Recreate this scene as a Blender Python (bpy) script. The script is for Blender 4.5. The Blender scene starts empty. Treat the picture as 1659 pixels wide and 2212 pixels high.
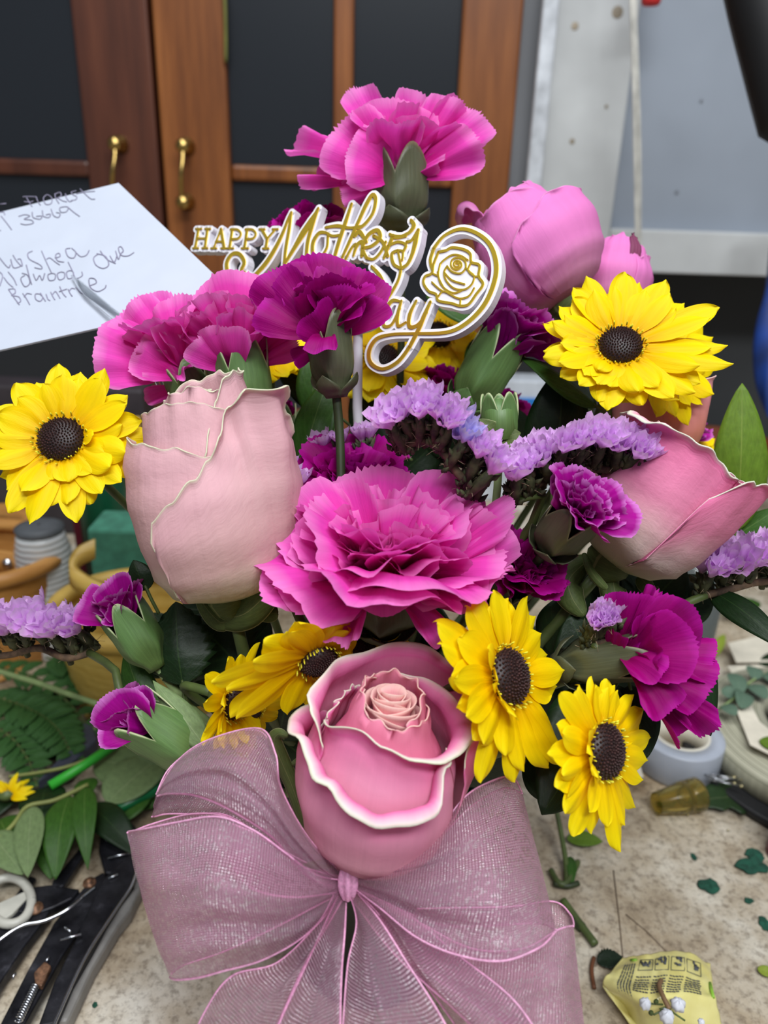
import bpy, math, random
from mathutils import Vector, Matrix, noise
V = Vector
PI = math.pi
random.seed(7)
scene = bpy.context.scene
COL = scene.collection

# ---------------------------------------------------------------- camera
W0, H0, FPX = 1659.0, 2212.0, 1703.0
CAM = V((0.0, 0.0, 0.36))
pit, roll = math.radians(23.0), math.radians(1.86)
FW = V((0, math.cos(pit), -math.sin(pit)))
R0 = V((1, 0, 0)); U0 = V((0, math.sin(pit), math.cos(pit)))
RT = R0 * math.cos(roll) + U0 * math.sin(roll)
UP = U0 * math.cos(roll) - R0 * math.sin(roll)
cd = bpy.data.cameras.new('camera'); cam = bpy.data.objects.new('camera', cd); COL.objects.link(cam)
cam.matrix_world = Matrix(((RT.x, UP.x, -FW.x, CAM.x), (RT.y, UP.y, -FW.y, CAM.y), (RT.z, UP.z, -FW.z, CAM.z), (0, 0, 0, 1)))
cd.sensor_fit = 'VERTICAL'; cd.sensor_height = 24.0; cd.sensor_width = 18.0
cd.lens = FPX / H0 * 24.0
cd.clip_start = 0.01
cd.dof.use_dof = True; cd.dof.focus_distance = 0.285; cd.dof.aperture_fstop = 6.6
scene.camera = cam

# ---------------------------------------------------------------- light
scene.view_settings.view_transform = 'Standard'
scene.view_settings.look = 'None'
scene.view_settings.gamma = 1.0
scene.view_settings.use_curve_mapping = False
scene.view_settings.exposure = 0.0
w = bpy.data.worlds.new('world'); scene.world = w; w.use_nodes = True
w.node_tree.nodes['Background'].inputs[0].default_value = (0.80, 0.88, 1.0, 1)
w.node_tree.nodes['Background'].inputs[1].default_value = 0.155

def area(name, loc, target, sx, sy, watt, colr):
    l = bpy.data.lights.new(name, 'AREA'); l.shape = 'RECTANGLE'; l.size = sx; l.size_y = sy
    l.energy = watt; l.color = colr
    o = bpy.data.objects.new(name, l); COL.objects.link(o); o.location = loc
    o.rotation_euler = (V(target) - V(loc)).to_track_quat('-Z', 'Y').to_euler()
    return o
area('ceiling_and_fill_light', (-0.10, 0.15, 1.45), (-0.05, 0.22, 0), 1.2, 0.22, 13.0, (0.95, 0.98, 1.0))
area('ceiling_and_fill_light', (0.25, -0.60, 1.45), (0.1, 0.1, 0.1), 1.2, 0.22, 21.5, (0.95, 0.98, 1.0))  # fill light added behind the camera to brighten the fronts

# ---------------------------------------------------------------- geometry of the view
def ray(px, py):
    return FW + RT * ((px - W0 / 2) / FPX) + UP * ((H0 / 2 - py) / FPX)
def P(px, py, z):
    return CAM + ray(px, py) * z
def onplane(px, py, p0, n):
    d = ray(px, py); t = (p0 - CAM).dot(n) / d.dot(n); return CAM + d * t
def T(px, py, h=0.0):
    return onplane(px, py, V((0, 0, h)), V((0, 0, 1)))
def Q(px, py, Y):
    return onplane(px, py, V((0, Y, 0)), V((0, 1, 0)))
def camdir(a, b, c):
    return (RT * a + UP * b - FW * c).normalized()

# ---------------------------------------------------------------- materials
def lin(c):
    out = []
    for v in c[:3]:
        v = v / 255.0
        out.append(v / 12.92 if v <= 0.04045 else ((v + 0.055) / 1.055) ** 2.4)
    return (out[0], out[1], out[2], 1.0)
MATS = {}
class NT:
    def __init__(s, name):
        s.m = bpy.data.materials.new(name); s.m.use_nodes = True
        s.t = s.m.node_tree; s.n = s.t.nodes; s.l = s.t.links
        s.b = s.n['Principled BSDF']; s.out = s.n['Material Output']
    def new(s, typ, **kw):
        nd = s.n.new(typ)
        for k, v in kw.items():
            if k.startswith('i_'):
                key = k[2:]; key = int(key) if key.isdigit() else key.replace('_', ' ')
                nd.inputs[key].default_value = v
            else: setattr(nd, k, v)
        return nd
    def link(s, a, b): s.l.new(a, b)
    def ramp(s, fac, stops):
        r = s.new('ShaderNodeValToRGB'); e = r.color_ramp.elements
        while len(e) < len(stops): e.new(0.5)
        for el, (p, c) in zip(e, stops): el.position = p; el.color = lin(c) if max(c) > 1.01 else (c[0], c[1], c[2], 1)
        s.link(fac, r.inputs[0]); return r.outputs[0]
    def uvscaled(s, sx, sy, sz=1.0, coord='UV'):
        tc = s.new('ShaderNodeTexCoord'); mp = s.new('ShaderNodeMapping')
        mp.inputs['Scale'].default_value = (sx, sy, sz)
        s.link(tc.outputs[coord], mp.inputs['Vector']); return mp.outputs[0]
    def noise(s, vec, scale, detail=3.0, rough=0.55):
        nz = s.new('ShaderNodeTexNoise'); nz.inputs['Scale'].default_value = scale
        nz.inputs['Detail'].default_value = detail; nz.inputs['Roughness'].default_value = rough
        if vec is not None: s.link(vec, nz.inputs['Vector'])
        return nz.outputs['Fac']
    def mix(s, fac, a, b, blend='MIX'):
        mx = s.new('ShaderNodeMix', data_type='RGBA', blend_type=blend)
        for sock, val in ((mx.inputs[0], fac), (mx.inputs[6], a), (mx.inputs[7], b)):
            if hasattr(val, 'is_linked') or hasattr(val, 'links'): s.link(val, sock)
            elif isinstance(val, (int, float)): sock.default_value = val
            else: sock.default_value = lin(val)
        return mx.outputs[2]
    def math(s, op, a, b=0.0, c=None):
        m = s.new('ShaderNodeMath', operation=op)
        for i, val in enumerate((a, b) if c is None else (a, b, c)):
            if hasattr(val, 'links'): s.link(val, m.inputs[i])
            else: m.inputs[i].default_value = val
        return m.outputs[0]
    def bump(s, h, strength, dist):
        b = s.new('ShaderNodeBump'); b.inputs['Strength'].default_value = strength
        b.inputs['Distance'].default_value = dist; s.link(h, b.inputs['Height'])
        s.link(b.outputs[0], s.b.inputs['Normal']); return b.outputs[0]

def plain(name, c, rough=0.6, metal=0.0, var=0.12, scale=40.0, bump=0.0, spec=0.5, trans=0.0):
    if name in MATS: return MATS[name]
    n = NT(name); v = n.uvscaled(1, 1, 1, 'Object')
    f = n.noise(v, scale)
    dark = tuple(x * (1 - var) for x in c); lite = tuple(min(255, x * (1 + var)) for x in c)
    n.link(n.ramp(f, [(0.3, dark), (0.7, lite)]), n.b.inputs['Base Color'])
    n.b.inputs['Roughness'].default_value = rough; n.b.inputs['Metallic'].default_value = metal
    n.b.inputs['Specular IOR Level'].default_value = spec
    if bump: n.bump(f, 0.5, bump)
    if trans: n.b.inputs['Transmission Weight'].default_value = trans
    MATS[name] = n.m; return n.m

def petal_mat(name, stops, streak=(0.85, 1.08), sx=26, rough=0.55, transl=0.3, sheen=0.0, wr=0.0, tcol=None, big=.22):
    """colour along the petal from its base to its edge, fine veins along its length"""
    n = NT(name)
    tc = n.new('ShaderNodeTexCoord'); sp = n.new('ShaderNodeSeparateXYZ'); n.link(tc.outputs['UV'], sp.inputs[0])
    vec = n.uvscaled(sx, 1.6)
    oi = n.new('ShaderNodeObjectInfo')
    add = n.new('ShaderNodeVectorMath', operation='ADD'); n.link(vec, add.inputs[0]); n.link(oi.outputs['Random'], add.inputs[1])
    sc = n.new('ShaderNodeVectorMath', operation='ADD'); n.link(add.outputs[0], sc.inputs[0])
    f = n.noise(sc.outputs[0], 1.0, 3.0, 0.6)
    bign = n.noise(n.uvscaled(3, 2.5), 1.0, 2.0)
    fac = n.math('ADD', sp.outputs[1], n.math('MULTIPLY', n.math('SUBTRACT', bign, 0.5), big))
    colr = n.ramp(fac, stops)
    g = n.ramp(f, [(0.3, (streak[0],) * 3), (0.7, (min(streak[1], 1.0),) * 3)])
    colr = n.mix(1.0, colr, g, 'MULTIPLY')
    n.link(colr, n.b.inputs['Base Color'])
    n.b.inputs['Roughness'].default_value = rough
    n.b.inputs['Specular IOR Level'].default_value = 0.15
    if sheen: n.b.inputs['Sheen Weight'].default_value = sheen
    h = f
    if wr:
        wn = n.noise(n.uvscaled(7, 13), 1.0, 5.0, 0.6); h = n.math('ADD', f, n.math('MULTIPLY', wn, wr))
    nb = n.bump(h, 0.35, 0.0006)
    tr = n.new('ShaderNodeBsdfTranslucent'); n.link(nb, tr.inputs['Normal'])
    n.link(colr if tcol is None else n.mix(0.5, colr, tcol), tr.inputs['Color'])
    mx = n.new('ShaderNodeMixShader'); mx.inputs[0].default_value = transl
    n.link(n.b.outputs[0], mx.inputs[1]); n.link(tr.outputs[0], mx.inputs[2]); n.link(mx.outputs[0], n.out.inputs['Surface'])
    MATS[name] = n.m; return n.m

PINK = petal_mat('pink_carnation_petal', [(0.0, (226, 216, 172)), (0.2, (238, 122, 190)), (0.45, (238, 38, 168)), (0.86, (242, 80, 196)), (0.99, (248, 140, 216))], wr=0.3, tcol=(240, 70, 200), transl=0.36)
MAG = petal_mat('magenta_carnation_petal', [(0.0, (200, 180, 150)), (0.15, (150, 10, 90)), (0.5, (150, 0, 98)), (0.9, (158, 0, 118)), (1.0, (180, 20, 150))], wr=0.3, tcol=(200, 0, 120), transl=0.25)
MAGT = petal_mat('magenta_bud_petal', [(0.0, (225, 215, 205)), (0.16, (160, 40, 130)), (0.5, (150, 0, 116)), (0.9, (172, 10, 148)), (1.0, (220, 130, 215))], wr=0.2, tcol=(200, 0, 150), transl=0.25)
ROSEL = petal_mat('blush_rose_petal', [(0.0, (206, 204, 170)), (0.2, (212, 172, 168)), (0.55, (228, 178, 186)), (0.85, (232, 188, 194)), (0.96, (234, 220, 200)), (1.0, (232, 234, 204))], sx=34, wr=2.2, transl=0.2, streak=(.95, 1), big=.08)
ROSEP = petal_mat('pink_rose_petal', [(0.0, (210, 205, 170)), (0.15, (226, 168, 178)), (0.5, (240, 160, 190)), (0.70, (242, 120, 182)), (0.86, (246, 146, 196)), (0.94, (248, 206, 216)), (0.98, (244, 240, 226)), (1.0, (236, 238, 212))], sx=34, wr=0.6, transl=0.25, streak=(.94, 1), big=.10)
ROSEI = petal_mat('pink_rose_heart_petal', [(0.0, (232, 110, 160)), (0.5, (236, 128, 168)), (0.85, (244, 164, 182)), (1.0, (252, 214, 204))], sx=30, wr=0.3, transl=0.3, streak=(.96, 1), big=.1)
ROSER = petal_mat('rosy_petal', [(0.0, (208, 206, 178)), (0.16, (222, 196, 190)), (0.4, (232, 142, 176)), (0.8, (240, 124, 176)), (0.93, (244, 190, 208)), (0.98, (240, 240, 222)), (1.0, (240, 242, 224))], sx=34, wr=2.4, transl=0.22, streak=(.95, 1), big=.15)
ROSEB = petal_mat('bright_pink_rose_petal', [(0.0, (226, 160, 190)), (0.3, (238, 140, 205)), (0.75, (242, 138, 212)), (1.0, (246, 170, 222))], sx=26, wr=0.4, transl=0.25, streak=(.95, 1), big=.15)
ROSEO = petal_mat('peach_pink_rose_petal', [(0.0, (224, 150, 110)), (0.3, (234, 150, 130)), (0.6, (238, 160, 166)), (0.9, (242, 186, 190)), (1.0, (244, 214, 208))], sx=26, wr=0.4, transl=0.25, streak=(.95, 1))
YEL = petal_mat('yellow_daisy_petal', [(0.0, (236, 176, 0)), (0.3, (255, 218, 0)), (0.8, (255, 232, 12)), (1.0, (255, 234, 30))], streak=(0.88, 1.0), sx=7, transl=0.3, rough=0.5, tcol=(255, 200, 0))
LIL = petal_mat('lilac_statice_petal', [(0.0, (244, 236, 220)), (0.25, (238, 196, 240)), (0.7, (240, 184, 250)), (1.0, (248, 212, 255))], streak=(0.82, 1.0), sx=16, transl=0.4, wr=0.3)
LILB = petal_mat('blue_lilac_statice_petal', [(0.0, (244, 236, 230)), (0.3, (220, 196, 246)), (0.75, (200, 192, 252)), (1.0, (226, 216, 255))], streak=(0.82, 1.0), sx=16, transl=0.4, wr=0.3)

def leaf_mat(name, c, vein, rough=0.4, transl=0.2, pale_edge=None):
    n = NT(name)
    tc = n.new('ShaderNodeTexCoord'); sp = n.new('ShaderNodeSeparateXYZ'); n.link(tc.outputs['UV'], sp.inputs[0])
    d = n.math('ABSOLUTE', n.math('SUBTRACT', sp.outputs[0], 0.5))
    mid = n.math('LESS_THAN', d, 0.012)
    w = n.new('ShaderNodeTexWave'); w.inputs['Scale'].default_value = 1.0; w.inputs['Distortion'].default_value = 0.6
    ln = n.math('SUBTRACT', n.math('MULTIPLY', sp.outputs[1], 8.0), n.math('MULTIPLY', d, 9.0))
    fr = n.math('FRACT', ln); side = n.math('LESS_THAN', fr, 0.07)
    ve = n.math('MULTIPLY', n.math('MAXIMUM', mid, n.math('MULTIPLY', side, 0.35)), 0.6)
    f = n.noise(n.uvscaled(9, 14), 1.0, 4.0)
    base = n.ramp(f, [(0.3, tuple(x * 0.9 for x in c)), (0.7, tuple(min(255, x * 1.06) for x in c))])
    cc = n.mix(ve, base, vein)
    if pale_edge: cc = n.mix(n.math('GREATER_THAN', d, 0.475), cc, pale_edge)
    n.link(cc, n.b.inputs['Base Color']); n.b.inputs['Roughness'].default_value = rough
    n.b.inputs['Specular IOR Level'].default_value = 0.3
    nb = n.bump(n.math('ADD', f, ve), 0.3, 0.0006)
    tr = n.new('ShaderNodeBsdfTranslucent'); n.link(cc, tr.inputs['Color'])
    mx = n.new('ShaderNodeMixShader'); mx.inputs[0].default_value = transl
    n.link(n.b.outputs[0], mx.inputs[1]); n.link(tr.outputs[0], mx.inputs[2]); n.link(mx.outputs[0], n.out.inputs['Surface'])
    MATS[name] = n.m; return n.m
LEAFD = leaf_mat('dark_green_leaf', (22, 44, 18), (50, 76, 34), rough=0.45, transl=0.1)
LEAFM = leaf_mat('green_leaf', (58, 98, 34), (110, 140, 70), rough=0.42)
LEAFB = leaf_mat('bright_green_leaf', (104, 136, 40), (140, 160, 70), rough=0.5, transl=0.25)
LEAFG = leaf_mat('grey_green_leaf', (118, 140, 92), (150, 165, 120), rough=0.55)
LEAFE = leaf_mat('eucalyptus_leaf', (98, 124, 104), (126, 146, 122), rough=0.6)
LEAFY = leaf_mat('pale_yellow_green_leaf', (150, 168, 60), (180, 190, 90), rough=0.5)
LEAFS = leaf_mat('sepal_green', (88, 104, 56), (150, 150, 100), rough=0.55, pale_edge=(170, 170, 130))
FERN = leaf_mat('fern_green', (56, 96, 46), (70, 110, 56), rough=0.6)

def calyx_mat(name, lo, hi, tip):
    n = NT(name); tc = n.new('ShaderNodeTexCoord'); sp = n.new('ShaderNodeSeparateXYZ'); n.link(tc.outputs['UV'], sp.inputs[0])
    f = n.noise(n.uvscaled(60, 2.0), 1.0, 3.0)
    cc = n.mix(1.0, n.ramp(sp.outputs[1], [(0.0, lo), (0.6, hi), (0.95, hi), (1.0, tip)]), n.ramp(f, [(0.3, (0.75,) * 3), (0.7, (1.0,) * 3)]), 'MULTIPLY')
    n.link(cc, n.b.inputs['Base Color']); n.b.inputs['Roughness'].default_value = 0.45; n.bump(f, 0.25, 0.0005)
    MATS[name] = n.m; return n.m
CAL = calyx_mat('carnation_calyx_green', (96, 120, 62), (92, 126, 70), (176, 186, 140))
CALD = calyx_mat('olive_calyx', (92, 96, 70), (84, 88, 62), (130, 120, 90))  # duller, more olive calyx tone
STEMG = plain('stem_green', (74, 88, 44), rough=0.5, var=0.2, scale=60)
STEML = plain('pale_stem_green', (128, 148, 96), rough=0.5, var=0.15, scale=60)
STEMD = plain('dark_stem_green', (44, 56, 28), rough=0.5, var=0.2, scale=60)
BRACT = plain('hairy_bract_green', (58, 62, 38), rough=0.7, var=0.4, scale=300)
BRACTB = plain('brown_bract', (84, 66, 50), rough=0.8, var=0.35, scale=300)
HAIR = plain('pale_hair', (170, 150, 120), rough=0.6)
DISK = plain('dark_brown_disc', (38, 20, 20), rough=0.5, var=0.3, scale=600)
DISKF = plain('disc_floret_brown', (54, 30, 28), rough=0.6, var=0.35, scale=500)
DISKY = plain('disc_floret_yellow_green', (226, 208, 50), rough=0.5, var=0.2, scale=500)

# ---------------------------------------------------------------- mesh helpers
class MB:
    def __init__(s): s.v = []; s.f = []; s.uv = []
    def add(s, verts, faces, uvs=None):
        o = len(s.v); s.v += [V(p) for p in verts]
        for f in faces: s.f.append([i + o for i in f])
        s.uv += (uvs if uvs is not None else [(0.5, 0.5)] * len(verts))
        return s
    def grid(s, fn, nu, nv, closed=False):
        vs = []; uv = []
        for j in range(nv + 1):
            for i in range(nu + 1):
                u = i / nu; v = j / nv; vs.append(fn(u, v)); uv.append((u, v))
        fs = [(j * (nu + 1) + i, j * (nu + 1) + i + 1, (j + 1) * (nu + 1) + i + 1, (j + 1) * (nu + 1) + i) for j in range(nv) for i in range(nu)]
        return s.add(vs, fs, uv)
    def tube(s, pts, rad, seg=8, cap=True):
        pts = [V(p) for p in pts]; n = len(pts)
        if not hasattr(rad, '__len__'): rad = [rad] * n
        vs = []; uv = []; prev = None
        for i, p in enumerate(pts):
            t = (pts[min(i + 1, n - 1)] - pts[max(i - 1, 0)])
            t = t.normalized() if t.length > 1e-9 else V((0, 0, 1))
            if prev is None:
                a = t.orthogonal().normalized()
            else:
                a = prev - t * prev.dot(t); a = a.normalized() if a.length > 1e-6 else t.orthogonal().normalized()
            prev = a; b = t.cross(a)
            for k in range(seg):
                an = 2 * PI * k / seg
                vs.append(p + (a * math.cos(an) + b * math.sin(an)) * rad[i]); uv.append((k / seg, i / max(1, n - 1)))
        fs = [(i * seg + k, i * seg + (k + 1) % seg, (i + 1) * seg + (k + 1) % seg, (i + 1) * seg + k) for i in range(n - 1) for k in range(seg)]
        if cap: fs += [tuple(range(seg - 1, -1, -1)), tuple((n - 1) * seg + k for k in range(seg))]
        return s.add(vs, fs, uv)
    def lathe(s, base, axis, prof, seg=24, ref=None, closed=False):
        """prof: (radius, height) pairs"""
        axis = V(axis).normalized(); a = (ref if ref is not None else axis.orthogonal()).normalized(); b = axis.cross(a)
        vs = []; uv = []; n = len(prof)
        for j, (r, h) in enumerate(prof):
            for k in range(seg):
                an = 2 * PI * k / seg
                vs.append(V(base) + axis * h + (a * math.cos(an) + b * math.sin(an)) * max(r, 1e-5)); uv.append((k / seg, j / (n - 1)))
        fs = [(i * seg + k, i * seg + (k + 1) % seg, (i + 1) * seg + (k + 1) % seg, (i + 1) * seg + k) for i in range(n - 1) for k in range(seg)]
        if closed: fs += [((n - 1) * seg + k, (n - 1) * seg + (k + 1) % seg, (k + 1) % seg, k) for k in range(seg)]
        return s.add(vs, fs, uv)
    def prism(s, poly, dvec):
        """closed polygon of points swept by dvec"""
        n = len(poly); poly = [V(p) for p in poly]
        vs = poly + [p + dvec for p in poly]
        fs = [tuple(range(n)), tuple(range(2 * n - 1, n - 1, -1))] + [(i, i + n, (i + 1) % n + n, (i + 1) % n) for i in range(n)]
        return s.add(vs, fs)
    def box(s, c, sx, sy, sz):
        c = V(c); vs = [c + V((x * sx / 2, y * sy / 2, z * sz / 2)) for x in (-1, 1) for y in (-1, 1) for z in (-1, 1)]
        return s.add(vs, [(0, 1, 3, 2), (4, 6, 7, 5), (0, 4, 5, 1), (2, 3, 7, 6), (0, 2, 6, 4), (1, 5, 7, 3)])
    def build(s, name, mat, parent=None, smooth=True, solid=0.0, bev=0.0, origin=None):
        me = bpy.data.meshes.new(name)
        o0 = V((0, 0, 0))
        if parent is not None:
            p = parent
            while p is not None: o0 = o0 + p.location; p = p.parent
        if origin is not None: o0 = V(origin)
        me.from_pydata([tuple(p - o0) for p in s.v], [], s.f)
        uvl = me.uv_layers.new(name='uv')
        for lp in me.loops: uvl.data[lp.index].uv = s.uv[lp.vertex_index]
        if smooth: me.polygons.foreach_set('use_smooth', [True] * len(me.polygons))
        me.materials.append(mat); me.update()
        ob = bpy.data.objects.new(name, me); COL.objects.link(ob)
        if parent is not None: ob.parent = parent
        elif origin is not None: ob.location = origin
        if solid:
            md = ob.modifiers.new('thick', 'SOLIDIFY'); md.thickness = solid; md.offset = 0
        if bev:
            md = ob.modifiers.new('bevel', 'BEVEL'); md.width = bev; md.segments = 2; md.limit_method = 'ANGLE'
        return ob

def tag(o, label, cat, group=None, kind=None):
    if label: o['label'] = label
    if cat: o['category'] = cat
    if group: o['group'] = group
    if kind: o['kind'] = kind
    return o
def thing(name, label, cat, loc, group=None):
    o = bpy.data.objects.new(name, None); COL.objects.link(o); o.location = V(loc); o.empty_display_size = 0.01
    return tag(o, label, cat, group)
def lab(o, text): o['label'] = text; return o

def cat(pts, sub=6):
    pts = [V(p) for p in pts]; out = []; n = len(pts)
    for i in range(n - 1):
        p0 = pts[max(i - 1, 0)]; p1 = pts[i]; p2 = pts[i + 1]; p3 = pts[min(i + 2, n - 1)]
        for k in range(sub):
            t = k / sub; t2 = t * t; t3 = t2 * t
            out.append(0.5 * ((2 * p1) + (p2 - p0) * t + (2 * p0 - 5 * p1 + 4 * p2 - p3) * t2 + (3 * p1 - p0 - 3 * p2 + p3) * t3))
    out.append(pts[-1]); return out
def interp(keys, x):
    if x <= keys[0][0]: return keys[0][1]
    for (a, va), (b, vb) in zip(keys, keys[1:]):
        if x <= b:
            t = (x - a) / (b - a); t = t * t * (3 - 2 * t)
            return va + (vb - va) * t
    return keys[-1][1]
def sm(x, a, b):
    t = max(0.0, min(1.0, (x - a) / (b - a))); return t * t * (3 - 2 * t)

# the vase mouth all stems run to
VASE = V((0.0, 0.285, 0.0)); MOUTH = V((0.0, 0.285, 0.125))
def stem_path(start, d, end=None, n=8):
    """from the flower down along -d and into the vase"""
    if end is None:
        end = MOUTH + V((random.uniform(-.022, .022), random.uniform(-.02, .02), -0.03))
    L = (start - end).length; c1 = start - V(d).normalized() * L * 0.42; c2 = end + V((0, 0, 0.3 * L))
    c2 = end + (start - end) * 0.25 + V((0, 0, 0.06 * L))
    out = []
    for i in range(n + 1):
        t = i / n
        out.append(start * (1 - t) ** 3 + c1 * 3 * t * (1 - t) ** 2 + c2 * 3 * t * t * (1 - t) + end * t ** 3)
    return out

# ---------------------------------------------------------------- petals
def fan_petal(root, mat, base, tip, nrm, spread=38, arch=0.0, cup=0.0, ruffle=0.05, teeth=17, tooth=0.020, seed=0, claw=0.35, nu=44, nv=12, freq=3.0, lip=0.0, label=None, name='petal'):
    rnd = random.Random(seed); D = V(tip) - V(base); L = D.length; d = D / L
    n = V(nrm); n = (n - d * n.dot(d)).normalized(); s = d.cross(n)
    a = math.radians(spread); p1, p2, p3, p4 = [rnd.uniform(0, 6.28) for _ in range(4)]
    f1 = freq * rnd.uniform(0.8, 1.2); f2 = f1 * rnd.uniform(1.9, 2.6)
    js = [rnd.uniform(0.1, 1.7) for _ in range(teeth + 2)]; sk = rnd.uniform(-0.12, 0.12)
    def fn(u, v):
        x = 2 * u - 1
        k = u * teeth; ki = int(min(k, teeth - 1)); tri = 1 - abs((k - ki) * 2 - 1)
        e = 1 - 0.10 * abs(x) ** 3 + sk * x * 0.5 + 0.055 * math.sin(f1 * x + p3)
        e *= 1 + tooth * js[ki] * (tri - 0.5) * 2 * sm(v, 0.8, 1.0)
        e *= (1 - 0.18 * max(0, abs(x) - 0.8) / 0.2)
        w = sm(v, 0.0, claw + 0.25) * 0.85 + 0.15
        al = x * a * w
        r = v * L * e
        p = V(base) + d * (r * math.cos(al)) + s * (r * math.sin(al))
        h = arch * L * math.sin(PI * min(v, 1) * 0.75) + cup * L * x * x * v * v
        h += ruffle * L * v ** 1.7 * (math.sin(f1 * x * 1.6 + p1) + 0.5 * math.sin(f2 * x * 1.6 + p2))
        h += 0.010 * L * math.sin(9 * v + 5 * x + p4) * v
        h -= lip * L * sm(v, 0.7, 1.0) ** 1.5
        return p + n * h
    ob = MB().grid(fn, nu, nv).build(name, mat, root)
    if label: ob['label'] = label
    return ob

def calyx_part(root, mat, top, d, length, rad, teeth=5, depth=0.28):
    """green cup of the carnation, its mouth cut into pointed lobes; d points towards the petals"""
    d = V(d).normalized(); a = d.orthogonal().normalized(); b = d.cross(a); base = V(top) - d * length
    def fn(u, v):
        an = 2 * PI * u; r = rad * (0.42 + 0.58 * sm(v, 0, 0.45) + 0.06 * sm(v, 0.7, 1))
        ph = (u * teeth) % 1; lobe = 1 - abs(ph * 2 - 1) ** 2.0
        hh = v * length * (1 - depth + depth * 1.5 * lobe * 1.0) if v > 0 else 0
        r *= 1 + 0.05 * v * math.cos(an * teeth)
        return base + d * hh + (a * math.cos(an) + b * math.sin(an)) * r
    return MB().grid(fn, 50, 10).build('calyx', mat, root, solid=0.0006)

def bract_part(root, mat, base, d, length, rad, k=4):
    d = V(d).normalized(); a = d.orthogonal().normalized(); b = d.cross(a); mb = MB()
    for i in range(k):
        an0 = 2 * PI * i / k + 0.4
        def fn(u, v, an0=an0):
            x = (2 * u - 1); an = an0 + x * 0.95 * (1 - v ** 1.5)
            r = rad * (0.5 + 0.7 * sm(v, 0, 0.6)) + 0.0008 + 0.0015 * v * v
            return base + d * (length * (v - 0.25)) + (a * math.cos(an) + b * math.sin(an)) * r
        mb.grid(fn, 6, 6)
    return mb.build('bract', mat, root, solid=0.0004)

def stem_part(root, mat, pts, r=0.0016, name='stem'):
    return MB().tube(cat(pts, 3), r, 10).build(name, mat, root)

def carnation(name, label, mat, cpx, cpy, z, axis, R, depth=None, n=40, seed=1, outer=None, opening=1.0, cal=None, callen=0.022, calr=0.0095, group=None, end=None, inner_scale=1.0, teeth=16, ruffle=0.07, stem=True, bracts=True, spread=40):
    """centre px,z is the middle of the open face; the petals spring from a point `depth` behind it"""
    rnd = random.Random(seed)
    A = camdir(*axis); C = P(cpx, cpy, z)
    depth = depth if depth is not None else R * 0.75
    B = C - A * depth
    root = thing(name, label, 'flower', B, group)
    E1 = (RT - A * RT.dot(A)).normalized(); E2 = A.cross(E1)
    if E2.dot(UP) < 0 and abs(A.dot(FW)) > 0.5: pass
    ga = 2.39996
    for k in range(n):
        t = (k + 0.5) / n                      # 0 outer .. 1 inner
        th = k * ga + rnd.uniform(-.45, .45)
        ang = math.radians((88 - 74 * t ** 0.8) * opening + rnd.uniform(-11, 11))
        L = math.hypot(R, depth) * (0.93 - 0.30 * t) * rnd.uniform(0.84, 1.08) * (1 if t < .5 else inner_scale)
        dirr = E1 * math.cos(th) + E2 * math.sin(th)
        tip = B + (A * math.cos(ang) + dirr * math.sin(ang)).normalized() * L + A * depth * 0.25 * (1 - t)
        nr = (A * math.sin(ang) - dirr * math.cos(ang))
        nr = nr + E1 * rnd.uniform(-.5, .5) * (0.5 + t) + E2 * rnd.uniform(-.5, .5) * (0.5 + t)
        fan_petal(root, mat, B + dirr * 0.001, tip, nr, spread=spread * (1 - 0.25 * t) * rnd.uniform(.85, 1.1), arch=0.16 * (1 - t), cup=0.10,
                  ruffle=ruffle * (0.7 + 1.3 * t), teeth=teeth if t < .6 else max(9, teeth - 6), seed=seed * 1000 + k, lip=0.10 * (1 - t) * rnd.random(), nu=44 if t < .6 else 32, nv=10, freq=3.0 + 2 * t)
    for k, (px, py, dz, spd, kw) in enumerate(outer or []):
        tip = P(px, py, z + dz); dd = (tip - B).normalized()
        nr = kw.get('n'); nr = camdir(*nr) if nr else A * 0.8 - FW * 0.6
        kk = {a: b for a, b in kw.items() if a != 'n'}
        args = dict(spread=spd, arch=0.10, cup=0.05, ruffle=0.05, teeth=21, tooth=0.018, seed=seed * 77 + k, freq=2.2); args.update(kk)
        fan_petal(root, mat, B, tip, nr, **args)
    cal = cal or CAL
    calyx_part(root, cal, B + A * callen * 0.34, A, callen, calr)
    cb = B + A * (callen * 0.34 - callen)
    if bracts: bract_part(root, cal, cb + A * 0.001, A, callen * 0.32, calr * 0.75)
    if stem: stem_part(root, STEML if cal is CAL else STEMD, [cb] + stem_path(cb, A, end)[1:], 0.0017)
    return root

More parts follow.
